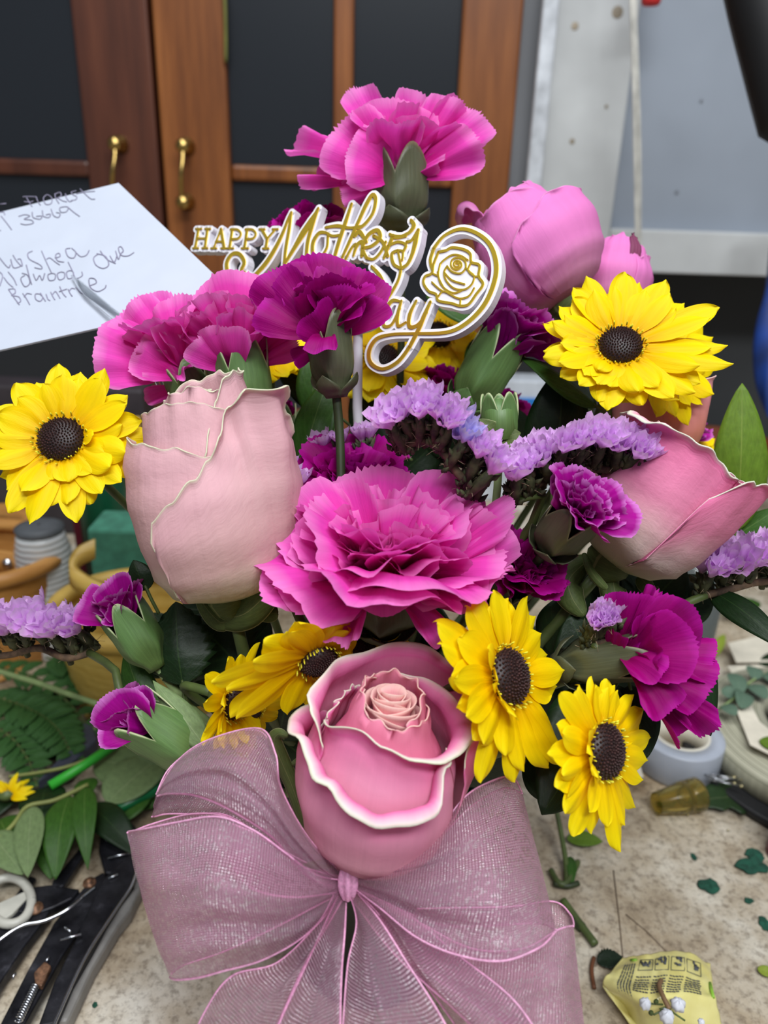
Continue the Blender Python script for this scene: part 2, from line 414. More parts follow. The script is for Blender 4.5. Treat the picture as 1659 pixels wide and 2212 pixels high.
def daisy(name, label, cpx, cpy, z, axis, R, n=(21, 19), disc=0.0085, seed=1, scale=None, droop=0.0, tuft=None, group=None, end=None, stem=True, up=12, extra=None, wid=0.0052, stemmat=None):
    rnd = random.Random(seed); A = camdir(*axis); C = P(cpx, cpy, z)
    root = thing(name, label, 'flower', C - A * 0.006, group)
    E1 = (RT - A * RT.dot(A)).normalized(); E2 = A.cross(E1)
    def one(th, r0, L, w, lift, dr, k):
        d0 = E1 * math.cos(th) + E2 * math.sin(th); s = A.cross(d0)
        la = math.radians(lift); tw = rnd.uniform(-.25, .25); bend = rnd.uniform(-.05, .05); nt = rnd.uniform(-0.03, .03)
        pt = rnd.uniform(1.9, 2.6); sd = rnd.uniform(0, 6); cu_ = rnd.uniform(-.15, .45)
        def fn(u, v):
            v = 1 - (1 - v) ** 1.5
            x = 2 * u - 1
            ww = w * (0.38 + 0.62 * sm(v, 0, 0.5)) * (1.0 if v < .60 else max(.03, 1 - ((v - .60) / .402) ** pt) ** 0.55)
            f = v * L * (1 - 0.04 * x * x)
            h = math.sin(la) * f - dr * L * v * v + 0.06 * w * math.cos(x * PI * 2.0) * (1 - v * .4) - cu_ * w * x * x * sm(v, 0, .4) + tw * x * w * v
            h += 0.03 * w * math.sin(6 * v + sd)
            return C + d0 * (r0 + f * math.cos(la)) + s * (x * ww + bend * L * v * v) + A * h
        MB().grid(fn, 8, 16).build('petal', YEL, root)
    for ring, cnt in enumerate(n):
        for i in range(cnt):
            th = 2 * PI * (i + 0.5 * ring) / cnt + rnd.uniform(-.10, .10)
            L = R * (1.0 - 0.14 * ring) * rnd.uniform(0.86, 1.10) - disc * 0.6
            if scale: L *= interp(scale, math.degrees(th) % 360)
            one(th, disc * 0.75, L, wid * rnd.uniform(.88, 1.12), up * (0.2 + ring * 1.0) + rnd.uniform(-7, 9), droop + rnd.uniform(0, .10), i)
    for (thd, L, lift, dr, wd) in (tuft or []):
        one(math.radians(thd), disc * 0.9, L, wd, lift, dr, 0)
    # disc: dome with florets set on a sunflower spiral
    prof = [(disc * 0.2, -0.004), (disc * 1.0, -0.001), (disc * 1.0, 0.0012), (disc * 0.75, 0.0032), (disc * 0.4, 0.0042), (0.0001, 0.0045)]
    dk = MB().lathe(C, A, prof, 28).build('disc', DISK, root)
    fl = MB(); fy = MB(); N = 210
    for i in range(N):
        rr = disc * 1.02 * math.sqrt((i + .5) / N); th = i * 2.39996
        dd = E1 * math.cos(th) + E2 * math.sin(th); h = interp([(0, .0045), (disc * .4, .0042), (disc * .75, .0032), (disc, .0012)], rr)
        q = C + dd * rr + A * (h - 0.0002); r = disc * 0.048
        (fl).lathe(q, (A + dd * 0.5 * rr / disc), [(r * .9, 0), (r, r * 1.2), (r * .4, r * 2.2)], 5)
    for i in range(34):
        th = 2 * PI * i / 34 + rnd.uniform(-.1, .1); dd = E1 * math.cos(th) + E2 * math.sin(th)
        q = C + dd * disc * rnd.uniform(1.0, 1.22) + A * 0.0012
        fy.tube([q, q + A * 0.0012 + dd * .0004, q + A * rnd.uniform(.0012, .002) + dd * 0.0006], [0.0003, 0.0003, 0.00015], 5)
    fl.build('disc_floret', DISKF, dk)['kind'] = 'stuff'
    fo = fy.build('rim_floret', DISKY, dk); fo['kind'] = 'stuff'
    MB().lathe(C - A * 0.010, A, [(0.0018, 0), (disc * .7, 0.003), (disc * 1.05, 0.008), (disc * .9, .0095)], 20).build('calyx', STEMG, root)
    if stem: stem_part(root, stemmat or STEMG, [C - A * 0.009] + stem_path(C - A * 0.010, A, end)[1:], 0.0017)
    return root

# ---------------------------------------------------------------- roses
def rose_frame(bpx, bpy_, z, axis):
    B = P(bpx, bpy_, z); A = camdir(*axis); c = CAM - B; ec = (c - A * c.dot(A)).normalized(); er = A.cross(ec)
    return B, A, ec, er
def rose_petal(root, mat, fr, prof, keys, scale=1.0, ll=0.010, curl=120, flare=None, seed=0, wob=0.0006, taper=1.0, nu=60, label=None, wfreq=5, off=(0, 0), pinch=None):
    """petal wrapped round the bud: keys (azimuth deg, top height, lip factor); the last `ll` metres roll outward"""
    B, A, ec, er = fr; rnd = random.Random(seed); p1, p2, p3 = [rnd.uniform(0, 6.28) for _ in range(3)]
    t0, t1 = keys[0][0], keys[-1][0]
    hk = [(k[0], k[1]) for k in keys]; lk = [(k[0], k[2] if len(k) > 2 else 1.0) for k in keys]
    fk = [(k[0], k[3] if len(k) > 3 else 0.0) for k in keys]
    def rp(h): return interp(prof, h) * scale
    NB, NL = 16, 9
    cols = []
    for i in range(nu + 1):
        th = t0 + (t1 - t0) * i / nu; top = interp(hk, th); lf = interp(lk, th); fl = interp(fk, th)
        top += wob * math.sin(wfreq * 2 * PI * i / nu + p1) + wob * .6 * math.sin(wfreq * 4.3 * PI * i / nu + p2)
        L = ll * max(0.12, abs(lf)); h0 = max(0.002, top - L * 0.55)
        pts = []
        for j in range(NB + 1):
            h = h0 * j / NB
            r = rp(h) + fl * sm(j / NB, 0.2, 1.0) ** 1.3
            pts.append((r, h))
        dr = pts[-1][0] - pts[-2][0]; dh = pts[-1][1] - pts[-2][1]
        ang = math.atan2(dr, dh); cu = math.radians(curl) * lf
        r, h = pts[-1]
        for j in range(1, NL + 1):
            a = ang + cu * (j / NL) ** 1.2
            r += math.sin(a) * L / NL; h += math.cos(a) * L / NL
            pts.append((r, h))
        at = math.radians(th); dirv = ec * math.cos(at) + er * math.sin(at); col_ = []
        for j, (r, h) in enumerate(pts):
            v = j / (NB + NL); rr = r + wob * 1.3 * math.sin(wfreq * 2.6 * PI * i / nu + p3 + 3 * v) * v * v
            col_.append(B + A * h + dirv * rr + ec * off[0] * v + er * off[1] * v)
        cols.append(col_)
    vs = []; uv = []; M = NB + NL + 1
    for i, c in enumerate(cols):
        for j, p in enumerate(c):
            vs.append(p); uv.append((i / nu, j / (M - 1)))
    fs = [(i * M + j, (i + 1) * M + j, (i + 1) * M + j + 1, i * M + j + 1) for i in range(nu) for j in range(M - 1)]
    ob = MB().add(vs, fs, uv).build('petal', mat, root, solid=0.0004)
    if label: ob['label'] = label
    return ob
def rose_heart(root, mat, fr, h_in, r0, r1, top, n=7, seed=3, tilt=(0, 0)):
    """tight spiral of small petals in the middle of the bud"""
    B, A, ec, er = fr; rnd = random.Random(seed)
    for k in range(n):
        t = k / (n - 1); rad = r0 + (r1 - r0) * t; st = k * 137 + rnd.uniform(-20, 20); wd = 130 + 40 * t
        pk = rnd.uniform(-20, 20); tp = top - 0.004 * t ** 1.3
        def fn(u, v, rad=rad, st=st, wd=wd, tp=tp, pk=pk):
            x = 2 * u - 1; th = math.radians(st + x * wd); hh = h_in + (tp - h_in - 0.003 * x * x * (1 + t)) * v
            r = rad * (1.3 - 0.38 * sm(v, 0, .85)) * (1 + 0.10 * x) + 0.0016 * sm(v, .86, 1.0)
            return B + A * hh + (ec * math.cos(th) + er * math.sin(th)) * r + ec * tilt[0] * v + er * tilt[1] * v
        MB().grid(fn, 30, 12).build('petal', mat, root, solid=0.0003)
def sepal(root, mat, pts, w, name='sepal', nrm=None):
    c = cat(pts, 5); n = len(c); mb = MB(); vs = []; uv = []; fs = []
    for i, p in enumerate(c):
        t = (c[min(i + 1, n - 1)] - c[max(i - 1, 0)]).normalized(); nn = V(nrm) if nrm is not None else -ray(W0 / 2, H0 / 2)
        s = t.cross(nn).normalized(); nn = s.cross(t); v = i / (n - 1); ww = w * math.sin(PI * min(.98, .12 + .86 * v)) ** 0.7
        for k in range(7):
            x = k / 3 - 1; vs.append(p + s * (x * ww) - nn * (abs(x) ** 1.5 * ww * 0.5)); uv.append((k / 6, v))
    fs = [(i * 7 + k, i * 7 + k + 1, (i + 1) * 7 + k + 1, (i + 1) * 7 + k) for i in range(n - 1) for k in range(6)]
    return mb.add(vs, fs, uv).build(name, mat, root, solid=0.0005)
def hip(root, fr, r=0.008, mat=None):
    B, A, ec, er = fr
    MB().lathe(B - A * 0.010, A, [(0.0025, 0), (r * .7, 0.003), (r, 0.008), (r * .95, 0.013)], 20).build('calyx', mat or LEAFS, root)

def leaf(name, label, base, tip, w, mat, nrm=None, bend=0.12, fold=0.15, seed=0, root=None, group=None, shape='oval', stalk=0.0, wave=0.03, cat_='leaf'):
    """leaf blade from base to tip; w is the half width"""
    rnd = random.Random(seed); base = V(base); tip = V(tip); D = tip - base; L = D.length; d = D / L
    n = V(nrm) if nrm is not None else -FW + V((0, 0, .4)); n = (n - d * n.dot(d)).normalized(); s = d.cross(n)
    ph = rnd.uniform(0, 6)
    def wd(v):
        if shape == 'oval': return math.sin(PI * v ** 0.85) ** 0.75 * (1 - .15 * v)
        if shape == 'lance': return math.sin(PI * v ** 0.75) ** 0.9 * (1 - .2 * v)
        if shape == 'round': return math.sin(PI * v) ** 0.5
        if shape == 'toothed':
            return math.sin(PI * v ** 0.8) ** 0.8 * (0.82 + 0.25 * ((v * 9) % 1))
        if shape == 'ivy': return interp([(0, .2), (.06, .75), (.2, 1.0), (.34, .62), (.45, .72), (.6, .5), (.8, .26), (1, 0)], v)
        return math.sin(PI * v)
    def fn(u, v):
        x = 2 * u - 1
        ww = w * wd(min(.999, max(.001, v)))
        h = bend * L * math.sin(PI * v) + fold * abs(x) * ww + wave * ww * math.sin(7 * v + ph + 2 * x)
        return base + d * (L * v) + s * (x * ww) + n * h
    mb = MB().grid(fn, 8, 40 if shape in ('toothed', 'ivy') else 20)
    if root is None:
        root = thing(name, label, cat_, base, group); nm = 'blade'
        ob = mb.build(nm, mat, root, solid=0.0003)
        if stalk:
            MB().tube(cat([base - d * stalk - n * .1 * stalk, base - d * stalk * .4, base + d * .002], 4), 0.0007, 6).build('stalk', STEMG, root)
    else:
        ob = mb.build('leaf', mat, root, solid=0.0003)
    return root
# ================================================================ the setting
table_top_mat = NT('stained_laminate')
if True:
    n = table_top_mat; v = n.uvscaled(1, 1, 1, 'Object')
    a = n.noise(v, 26, 6, 0.65); b = n.noise(v, 230, 4, 0.7); c = n.noise(v, 9, 3)
    base = n.ramp(a, [(0.3, (138, 122, 100)), (0.48, (186, 174, 154)), (0.66, (218, 212, 198)), (0.8, (228, 224, 212))])
    sp = n.ramp(b, [(0.36, (0.45, 0.42, 0.40)), (0.52, (1, 1, 1)), (1, (1, 1, 1))])
    cc = n.mix(0.8, base, sp, 'MULTIPLY'); st = n.ramp(c, [(0.4, (0.80, 0.72, 0.62)), (0.62, (1, 1, 1))])
    cc = n.mix(0.8, cc, st, 'MULTIPLY')
    vo = n.new('ShaderNodeTexVoronoi'); vo.inputs['Scale'].default_value = 90; n.link(v, vo.inputs['Vector'])
    spots = n.ramp(vo.outputs['Distance'], [(0.10, (1, 1, 1)), (0.16, (0, 0, 0))])
    gate = n.math('MULTIPLY', spots, n.math('GREATER_THAN', n.noise(v, 30), 0.60))
    cc = n.mix(n.math('MULTIPLY', gate, 0.65), cc, (84, 62, 44))
    n.link(cc, n.b.inputs['Base Color']); n.b.inputs['Roughness'].default_value = 0.5; n.bump(b, 0.15, 0.0006)
tb = thing('worktable', 'stained cream laminate worktable cluttered with cuttings and tools', 'table', (0.0, 0.30, -0.90))
MB().box((0.0, 0.32, -0.02), 2.4, 1.45, 0.04).build('table_top', table_top_mat.m, tb, smooth=False)
for sx in (-1.1, 1.1):
    for sy in (-0.33, 0.97): MB().box((sx, sy, -0.47), 0.06, 0.06, 0.86).build('leg', plain('table_leg', (90, 90, 90)), tb, smooth=False)
scr = MB().tube([T(1325, 1880, .0002), T(1338, 1990, .0002), T(1346, 2075, .0002)], 0.00035, 5).build('scratch', plain('scratch_brown', (96, 80, 64)), tb)
MB().tube([T(1352, 1975, .0002), T(1400, 2015, .0002), T(1445, 2062, .0002)], 0.0003, 5).build('scratch', MATS['scratch_brown'], tb)
fl = MB().box((0, 0.0, -0.93), 5, 5, 0.06).build('floor', plain('floor_grey', (88, 86, 84)), smooth=False); fl['kind'] = 'structure'
YB = 1.09
wallm = plain('dark_grey_wall_paint', (62, 64, 66), rough=0.7, var=0.06, scale=3)
wb = MB().box((0, YB + 0.06, 0.35), 5, 0.04, 2.5).build('wall_back', wallm, smooth=False); wb['kind'] = 'structure'
# white boards on the right of the back wall
whit = plain('scuffed_white_paint', (196, 198, 198), rough=0.55, var=0.06, scale=9)
greyp = plain('blue_grey_panel_paint', (150, 158, 170), rough=0.55, var=0.05, scale=5)
shade = plain('shaded_side_board', (120, 122, 126), rough=0.6, var=0.06, scale=6)  # shade on the side board is put into its grey
def vslab(name, x0, x1, z0, z1, Y, th, mat, parent=None, bev=0.0):
    return MB().box(((x0 + x1) / 2, Y + th / 2, (z0 + z1) / 2), abs(x1 - x0), th, abs(z1 - z0)).build(name, mat, parent, smooth=False, bev=bev)
def qx(px, py, Y): return Q(px, py, Y).x
def qz(px, py, Y): return Q(px, py, Y).z
YW = 1.0
t1 = vslab('trim_1', qx(1176, 200, YW), qx(1345, 300, YW), qz(1260, 592, YW), 1.5, YW, 0.04, whit, bev=0.002); t1['kind'] = 'structure'
t2 = vslab('trim_2', qx(1345, 300, YW), 1.2, qz(1500, 592, YW), qz(1500, 500, YW), YW - 0.004, 0.05, whit, bev=0.002); t2['kind'] = 'structure'
t3 = vslab('trim_3', qx(1160, 200, YW) - 0.004, qx(1186, 200, YW), qz(1170, 592, YW), 1.5, YW - 0.012, 0.012, plain('glossy_white_edge', (206, 210, 216), rough=0.3), bev=0.003); t3['kind'] = 'structure'
wr_ = vslab('wall_right', qx(1340, 300, YW), 1.2, qz(1500, 520, YW), 1.5, YW + 0.022, 0.03, greyp); wr_['kind'] = 'structure'
wsd = vslab('trim_4', qx(1118, 200, YW), qx(1172, 200, YW), 0.0, 1.5, YW + 0.03, 0.03, shade); wsd['kind'] = 'structure'
stm = plain('brown_stain', (150, 138, 120), rough=0.6)
for (px, py, r) in ((1242, 56, .004), (1334, 26, .006), (1236, 305, .003), (1310, 230, .002)):
    MB().lathe(Q(px, py, YW - 0.0006), (0, -1, 0), [(r, 0), (r * .7, .0003), (0.0001, .0004)], 16).build('stain', stm, t1)
for (px, py, r) in ((1462, 415, .004), (1515, 218, .003)):
    MB().lathe(Q(px, py, YW + 0.021), (0, -1, 0), [(r * .6, 0), (0.0001, .0004)], 16).build('stain', plain('grey_scuff', (112, 116, 124)), wr_)

# cabinet with two glazed wooden doors
wood = NT('brown_stained_wood')
if True:
    n = wood; v = n.uvscaled(14, 14, 1.2, 'Object'); a = n.noise(v, 3.0, 5, 0.6); b = n.noise(n.uvscaled(90, 90, 5, 'Object'), 2.0, 3)
    cc = n.ramp(a, [(0.25, (92, 48, 22)), (0.5, (134, 78, 36)), (0.75, (160, 98, 48))])
    cc = n.mix(0.5, cc, n.ramp(b, [(0.3, (0.7, 0.65, 0.6)), (0.6, (1, 1, 1))]), 'MULTIPLY')
    n.link(cc, n.b.inputs['Base Color']); n.b.inputs['Roughness'].default_value = 0.42
woodd = NT('dark_red_brown_wood')
if True:
    n = woodd; v = n.uvscaled(14, 14, 1.2, 'Object'); a = n.noise(v, 3.0, 5, 0.6)
    n.link(n.ramp(a, [(0.25, (66, 34, 24)), (0.55, (92, 50, 34)), (0.8, (108, 62, 42))]), n.b.inputs['Base Color']); n.b.inputs['Roughness'].default_value = 0.42
glass = NT('dark_cabinet_glass')
if True:
    n = glass; n.b.inputs['Base Color'].default_value = lin((40, 44, 50)); n.b.inputs['Roughness'].default_value = 0.28
    n.b.inputs['Transmission Weight'].default_value = 0.15; n.b.inputs['Specular IOR Level'].default_value = 0.5
brass = NT('worn_brass'); brass.b.inputs['Base Color'].default_value = lin((190, 160, 96)); brass.b.inputs['Metallic'].default_value = 1; brass.b.inputs['Roughness'].default_value = 0.28
YC = 1.02
cab = thing('cabinet', 'brown wooden cabinet with dark glazed doors and brass handles behind the bouquet', 'cabinet', (qx(600, 300, YC), YC, 0.0))
x_gap0, x_gap1 = qx(316, 0, YC), qx(326, 0, YC)
zt = 1.5
vslab('body', -1.2, qx(1131, 100, YC), 0.0, zt, YC + 0.055, 0.03, plain('cabinet_dark_inside', (26, 26, 30), rough=0.8), cab)
vslab('side_panel', qx(1112, 100, YC), qx(1131, 100, YC), 0.0, zt, YC + 0.02, 0.036, wood.m, cab)
def door(xL, xR, stL, stR, mun_v, mun_h, matS, matR, knob_px, label):
    g = vslab('door', xL + .002, xR - .002, 0.0, zt, YC + 0.012, 0.005, glass.m, cab); g['label'] = label
    vslab('door_stile', xL, xL + stL, 0.0, zt, YC, 0.024, matS, g, bev=.003)
    vslab('door_stile', xR - stR, xR, 0.0, zt, YC, 0.024, matR, g, bev=.003)
    vslab('door_rail', xL + stL, xR - stR, 0.0, 0.02, YC + .001, 0.022, matS, g, bev=.003)
    vslab('door_rail', xL + stL, xR - stR, 0.0, 0.02, YC + .001, 0.022, matS, g, bev=.003) if False else None
    for xm in mun_v: vslab('muntin', xm - .0115, xm + .0115, 0.02, zt, YC + .003, 0.02, matS, g, bev=.003)
    for zm in mun_h: vslab('muntin', xL + stL, xR - stR, zm - .009, zm + .009, YC + .004, 0.018, matS, g, bev=.004)
    return g
zm_r = [qz(600, 376, YC), qz(600, 376, YC) - 0.30, qz(600, 376, YC) + .30]
zm_l = [qz(90, 362, YC), qz(90, 362, YC) - 0.30, qz(90, 362, YC) + .30]
dl = door(-0.95, x_gap0, 0.08, x_gap0 - qx(150, 0, YC) + .0, [], zm_l, woodd.m, woodd.m, None, 'dark reddish left door')
drr = door(x_gap1, qx(1128, 60, YC), qx(486, 100, YC) - x_gap1, qx(1128, 60, YC) - qx(998, 60, YC), [qx(742, 100, YC)], zm_r, wood.m, wood.m, None, 'lighter brown right door')
def handle(px, py0, py1, g):
    t = Q(px, py0, YC - 0.001); b = Q(px, py1, YC - 0.001)
    a = t + V((0, -.020, 0)); c = b + V((0, -.020, 0))
    hb = MB().tube(cat([a, a + V((0, -.004, -.014)), (a + c) / 2 + V((0, -.008, 0)), c + V((0, -.004, .014)), c], 5), 0.0030, 8).build('handle', brass.m, g)
    for q in (t, b):
        MB().lathe(q, (0, -1, 0), [(0.009, 0), (0.010, .002), (0.006, .005), (0.0045, .014), (0.0075, .017), (0.0085, .021), (0.006, .025), (0.0001, .026)], 16).build('knob', brass.m, hb)
handle(404, 316, 436, drr); handle(260, 312, 432, dl)
rb = MB(); x = Q(487, 0, YC - .002)
cr = MB().tube(cat([Q(484, -40, YC - .004), Q(487, 40, YC - .005), Q(488, 135, YC - .004)], 5), [0.0022] * 11, 6).build('ribbon_strip', plain('olive_ribbon', (104, 104, 48)), None)
tag(cr, 'olive yellow strip hanging down along the cabinet door glass', 'ribbon')

# cord hanging in front of the boards
cdm = plain('off_white_cord', (214, 212, 204), rough=0.4)
c1 = MB()
c1.tube(cat([Q(1362, -60, .93), Q(1368, 120, .93), Q(1372, 320, .93), Q(1376, 540, .93), Q(1374, 640, .93), Q(1380, 800, .97)], 6), 0.0022, 8)
c1.tube(cat([Q(1368, -60, .935), Q(1375, 120, .935), Q(1381, 320, .935), Q(1382, 540, .935), Q(1386, 640, .935), Q(1390, 800, .975)], 6), 0.0022, 8)
tag(c1.build('cord', cdm), 'doubled off white cord hanging in front of the white boards', 'cord')

# dark bent item top right and the blue bag on the right edge
black = plain('matt_black', (14, 14, 16), rough=0.6)
o = MB().tube(cat([P(1590, -420, .55), P(1640, -80, .55), P(1690, 130, .55), P(1735, 300, .55)], 6), [0.026] * 17 + [.02, .012], 14).build('lamp_arm', black)
tag(o, 'black lamp arm hanging in at the top right corner', 'lamp')
bluem = plain('blue_plastic', (20, 54, 124), rough=0.5, var=0.25, scale=30)
bb = MB()
def bagfn(u, v):
    c = cat([P(1690, 440, .86), P(1680, 600, .86), P(1664, 720, .86), P(1660, 830, .86), P(1668, 900, .86)], 8); i = min(len(c) - 1, int(v * (len(c) - 1)))
    r = 0.012 * (0.5 + math.sin(PI * v) * .7); an = u * 2 * PI
    return c[i] + V((math.cos(an) * r * (1 + .2 * math.sin(9 * v + 3 * an)), math.sin(an) * r, 0))
bb.grid(bagfn, 24, 32)
bo = bb.build('plastic_bag', bluem); tag(bo, 'blue plastic bag hanging at the right edge beside the wall', 'bag')
rd = thing('marker_pen', 'red and blue capped pen end at the top edge over the white board', 'pen', P(1405, 8, .80))
MB().lathe(P(1405, 14, .80), (-.02, 0, 1), [(0.001, 0), (0.008, .001), (0.0098, .004), (0.0098, .012)], 20).build('cap', plain('red_plastic', (190, 40, 40)), rd)
MB().lathe(P(1405, 14, .80), (-.02, 0, 1), [(0.0096, .009), (0.0098, .012), (0.0098, .06), (.001, .061)], 20).build('barrel', plain('blue_pen', (40, 80, 190)), rd)

# ---------------------------------------------------------------- baskets, spool and blocks at the back left
wk = NT('varnished_basket_wood')
if True:
    n = wk; v = n.uvscaled(8, 8, 60, 'Object'); a = n.noise(v, 3, 4)
    n.link(n.ramp(a, [(0.3, (168, 112, 52)), (0.7, (212, 156, 86))]), n.b.inputs['Base Color']); n.b.inputs['Roughness'].default_value = 0.4
wky = NT('yellow_basket_wood')
if True:
    n = wky; v = n.uvscaled(8, 8, 60, 'Object'); a = n.noise(v, 3, 4)
    n.link(n.ramp(a, [(0.3, (184, 146, 62)), (0.7, (218, 186, 100))]), n.b.inputs['Base Color']); n.b.inputs['Roughness'].default_value = 0.4
def basket(name, label, c, rx, ry, h, mat, rim=0.004, tilt=0.0):
    r = thing(name, label, 'basket', c); m = MB(); c = V(c)
    def fn(u, v):
        a = u * 2 * PI; k = 0.82 + 0.18 * v + 0.012 * math.sin(a * 30) * math.sin(v * 22)
        return c + V((math.cos(a) * rx * k, math.sin(a) * ry * k, v * h))
    m.grid(fn, 96, 16); m.build('woven_side', mat, r, solid=0.002)
    MB().lathe(c + V((0, 0, .001)), (0, 0, 1), [(rx * .8, 0), (rx * .8, .003), (.0001, .003)], 40).build('bottom', mat, r)
    pts = [c + V((math.cos(a) * rx, math.sin(a) * ry, h)) for a in [2 * PI * i / 40 for i in range(41)]]
    MB().tube(pts, rim, 10, cap=False).build('rim', mat, r)
    return r, c
b1, _ = basket('wooden_basket', 'brown wooden basket with riveted strap handle at the left edge', T(-45, 1400), .075, .055, .085, wk.m, .006)
hp = [P(-40, 1240, .66), P(30, 1225, .655), P(75, 1165, .66), P(50, 1118, .67), P(-10, 1110, .68), P(-60, 1120, .69)]
def strap(root, pts, w, mat, up=V((0, 0, 1)), th=.003, name='handle'):
    c = cat(pts, 8); m = MB(); vs = []; fs = []; n_ = len(c)
    for p in c: vs += [p - up * w, p + up * w]
    fs = [(2 * i, 2 * i + 1, 2 * i + 3, 2 * i + 2) for i in range(n_ - 1)]
    return m.add(vs, fs).build(name, mat, root, solid=th)
hs = strap(b1, hp, .009, wk.m, V((0, .25, 1)).normalized(), .004)
hs2 = strap(b1, [P(-30, 1215, .64), P(40, 1225, .632), P(112, 1248, .63)], .012, wk.m, V((0, .1, 1)).normalized(), .005)
MB().lathe(P(16, 1218, .628), (0, -1, .2), [(.0045, 0), (.004, .002), (.0001, .003)], 12).build('rivet', plain('steel', (190, 190, 195), rough=.25, metal=1), hs2)
b2, _ = basket('bamboo_basket', 'pale yellow bamboo basket with curved rim behind the blush rose', T(330, 1500) + V((0, .0, 0)), .062, .05, .075, wky.m, .006)
strap(b2, [P(205, 1185, .56), P(168, 1205, .555), P(158, 1240, .55), P(185, 1265, .545), P(225, 1285, .54), P(260, 1310, .54)], .007, wky.m, V((0, .3, 1)).normalized(), .005)
sp = thing('thread_spool', 'white plastic wrapped spool standing between the two baskets', 'spool', T(125, 1400))
wt = NT('white_ridged_film')
if True:
    n = wt; w_ = n.new('ShaderNodeTexWave', wave_type='BANDS', bands_direction='Z'); w_.inputs['Scale'].default_value = 70; w_.inputs['Distortion'].default_value = 1.5
    tc = n.new('ShaderNodeTexCoord'); n.link(tc.outputs['Object'], w_.inputs['Vector'])
    n.link(n.ramp(w_.outputs['Fac'], [(0.2, (190, 194, 194)), (0.8, (224, 226, 226))]), n.b.inputs['Base Color']); n.b.inputs['Roughness'].default_value = .3; n.bump(w_.outputs['Fac'], .4, .001)
MB().lathe(T(125, 1400), (0, 0, 1), [(.001, 0), (.020, .0), (.0215, .004), (.022, .03), (.021, .06), (.0205, .088), (.018, .100), (.017, .104), (.001, .105)], 40).build('wrap', wt.m, sp)
MB().lathe(T(125, 1400), (0, 0, 1), [(.017, .104), (.018, .108), (.012, .110), (.001, .110)], 30).build('cap', plain('grey_cap', (90, 94, 98)), sp)
foam_m = plain('teal_floral_foam', (74, 140, 116), rough=.9, var=.1, scale=120, bump=.0005)
fb = thing('foam_brick', 'teal green floral foam brick standing behind the stems', 'foam', T(285, 1420) + V((0, .035, 0)))
fbc = T(285, 1420) + V((0, .035, 0))
MB().box(fbc + V((0, 0, .0525)), .06, .04, .105).build('brick', foam_m, fb, smooth=False, bev=.003)
dgm = plain('dark_green_plastic', (18, 84, 56), rough=.35)
bt = T(205, 1330) + V((0, .05, 0))
o = MB().lathe(bt, (0, 0, 1), [(.001, 0), (.022, 0), (.022, .09), (.018, .12), (.01, .13), (.01, .15), (.001, .151)], 28).build('bottle', dgm, origin=bt); tag(o, 'dark green bottle standing behind the foam brick', 'bottle')
bx_ = T(90, 1250) + V((0, .12, 0))
o = MB().box(bx_ + V((-.02, 0, .08)), .20, .04, .16).build('storage_box', plain('dark_box', (54, 48, 52), rough=.5), smooth=False, bev=.003); tag(o, 'dark storage box standing at the back left behind the spool', 'box')
o = MB().box(T(175, 1300) + V((0.006, .03, .05)), .022, .03, .10).build('maroon_box', plain('maroon_card', (92, 24, 40), rough=.5), smooth=False, bev=.002); tag(o, 'narrow maroon box between the white spool and green bottle', 'box')
o = MB().box(T(330, 1250) + V((-.015, .03, .075)), .014, .014, .15).build('wooden_post', wky.m, smooth=False, bev=.002); tag(o, 'pale yellow wooden post standing behind the foam brick', 'post')
# behind on the right
o = MB().lathe(T(1585, 1180) + V((0.02, .12, 0)), (0, 0, 1), [(.001, 0), (.035, 0), (.05, .04), (.056, .085), (.053, .085), (.045, .04), (.001, .01)], 32).build('terracotta_bowl', plain('terracotta', (128, 66, 32), rough=.6)); tag(o, 'brown terracotta bowl on the table behind the right daisy', 'bowl')
bl = T(1110, 1200) + V((0, .17, 0))
cn = thing('blue_carton', 'blue and white carton standing far behind the bouquet', 'carton', bl)
MB().box(bl + V((0.02, 0, .075)), .11, .04, .15).build('carton_body', plain('white_card', (190, 196, 204)), cn, smooth=False, bev=.002)
MB().box(bl + V((0.02, -.021, .115)), .108, .002, .03).build('blue_band', plain('blue_band', (30, 120, 200)), cn, smooth=False)
vz = T(1525, 1560)
clr = NT('clear_glass'); clr.b.inputs['Transmission Weight'].default_value = .9; clr.b.inputs['Roughness'].default_value = .08; clr.b.inputs['Base Color'].default_value = (.8, .86, .84, 1); clr.b.inputs['IOR'].default_value = 1.3
o = MB().lathe(vz + V((0, .06, 0)), (0, 0, 1), [(.001, 0), (.017, 0), (.020, .01), (.020, .10), (.0185, .10), (.0185, .012), (.001, .006)], 32).build('glass_cylinder', clr.m); tag(o, 'clear glass cylinder vase behind the drooping magenta carnation', 'vase')
# ================================================================ the bouquet
def rose(name, label, fr, group=None):
    return thing(name, label, 'flower', fr[0], group)
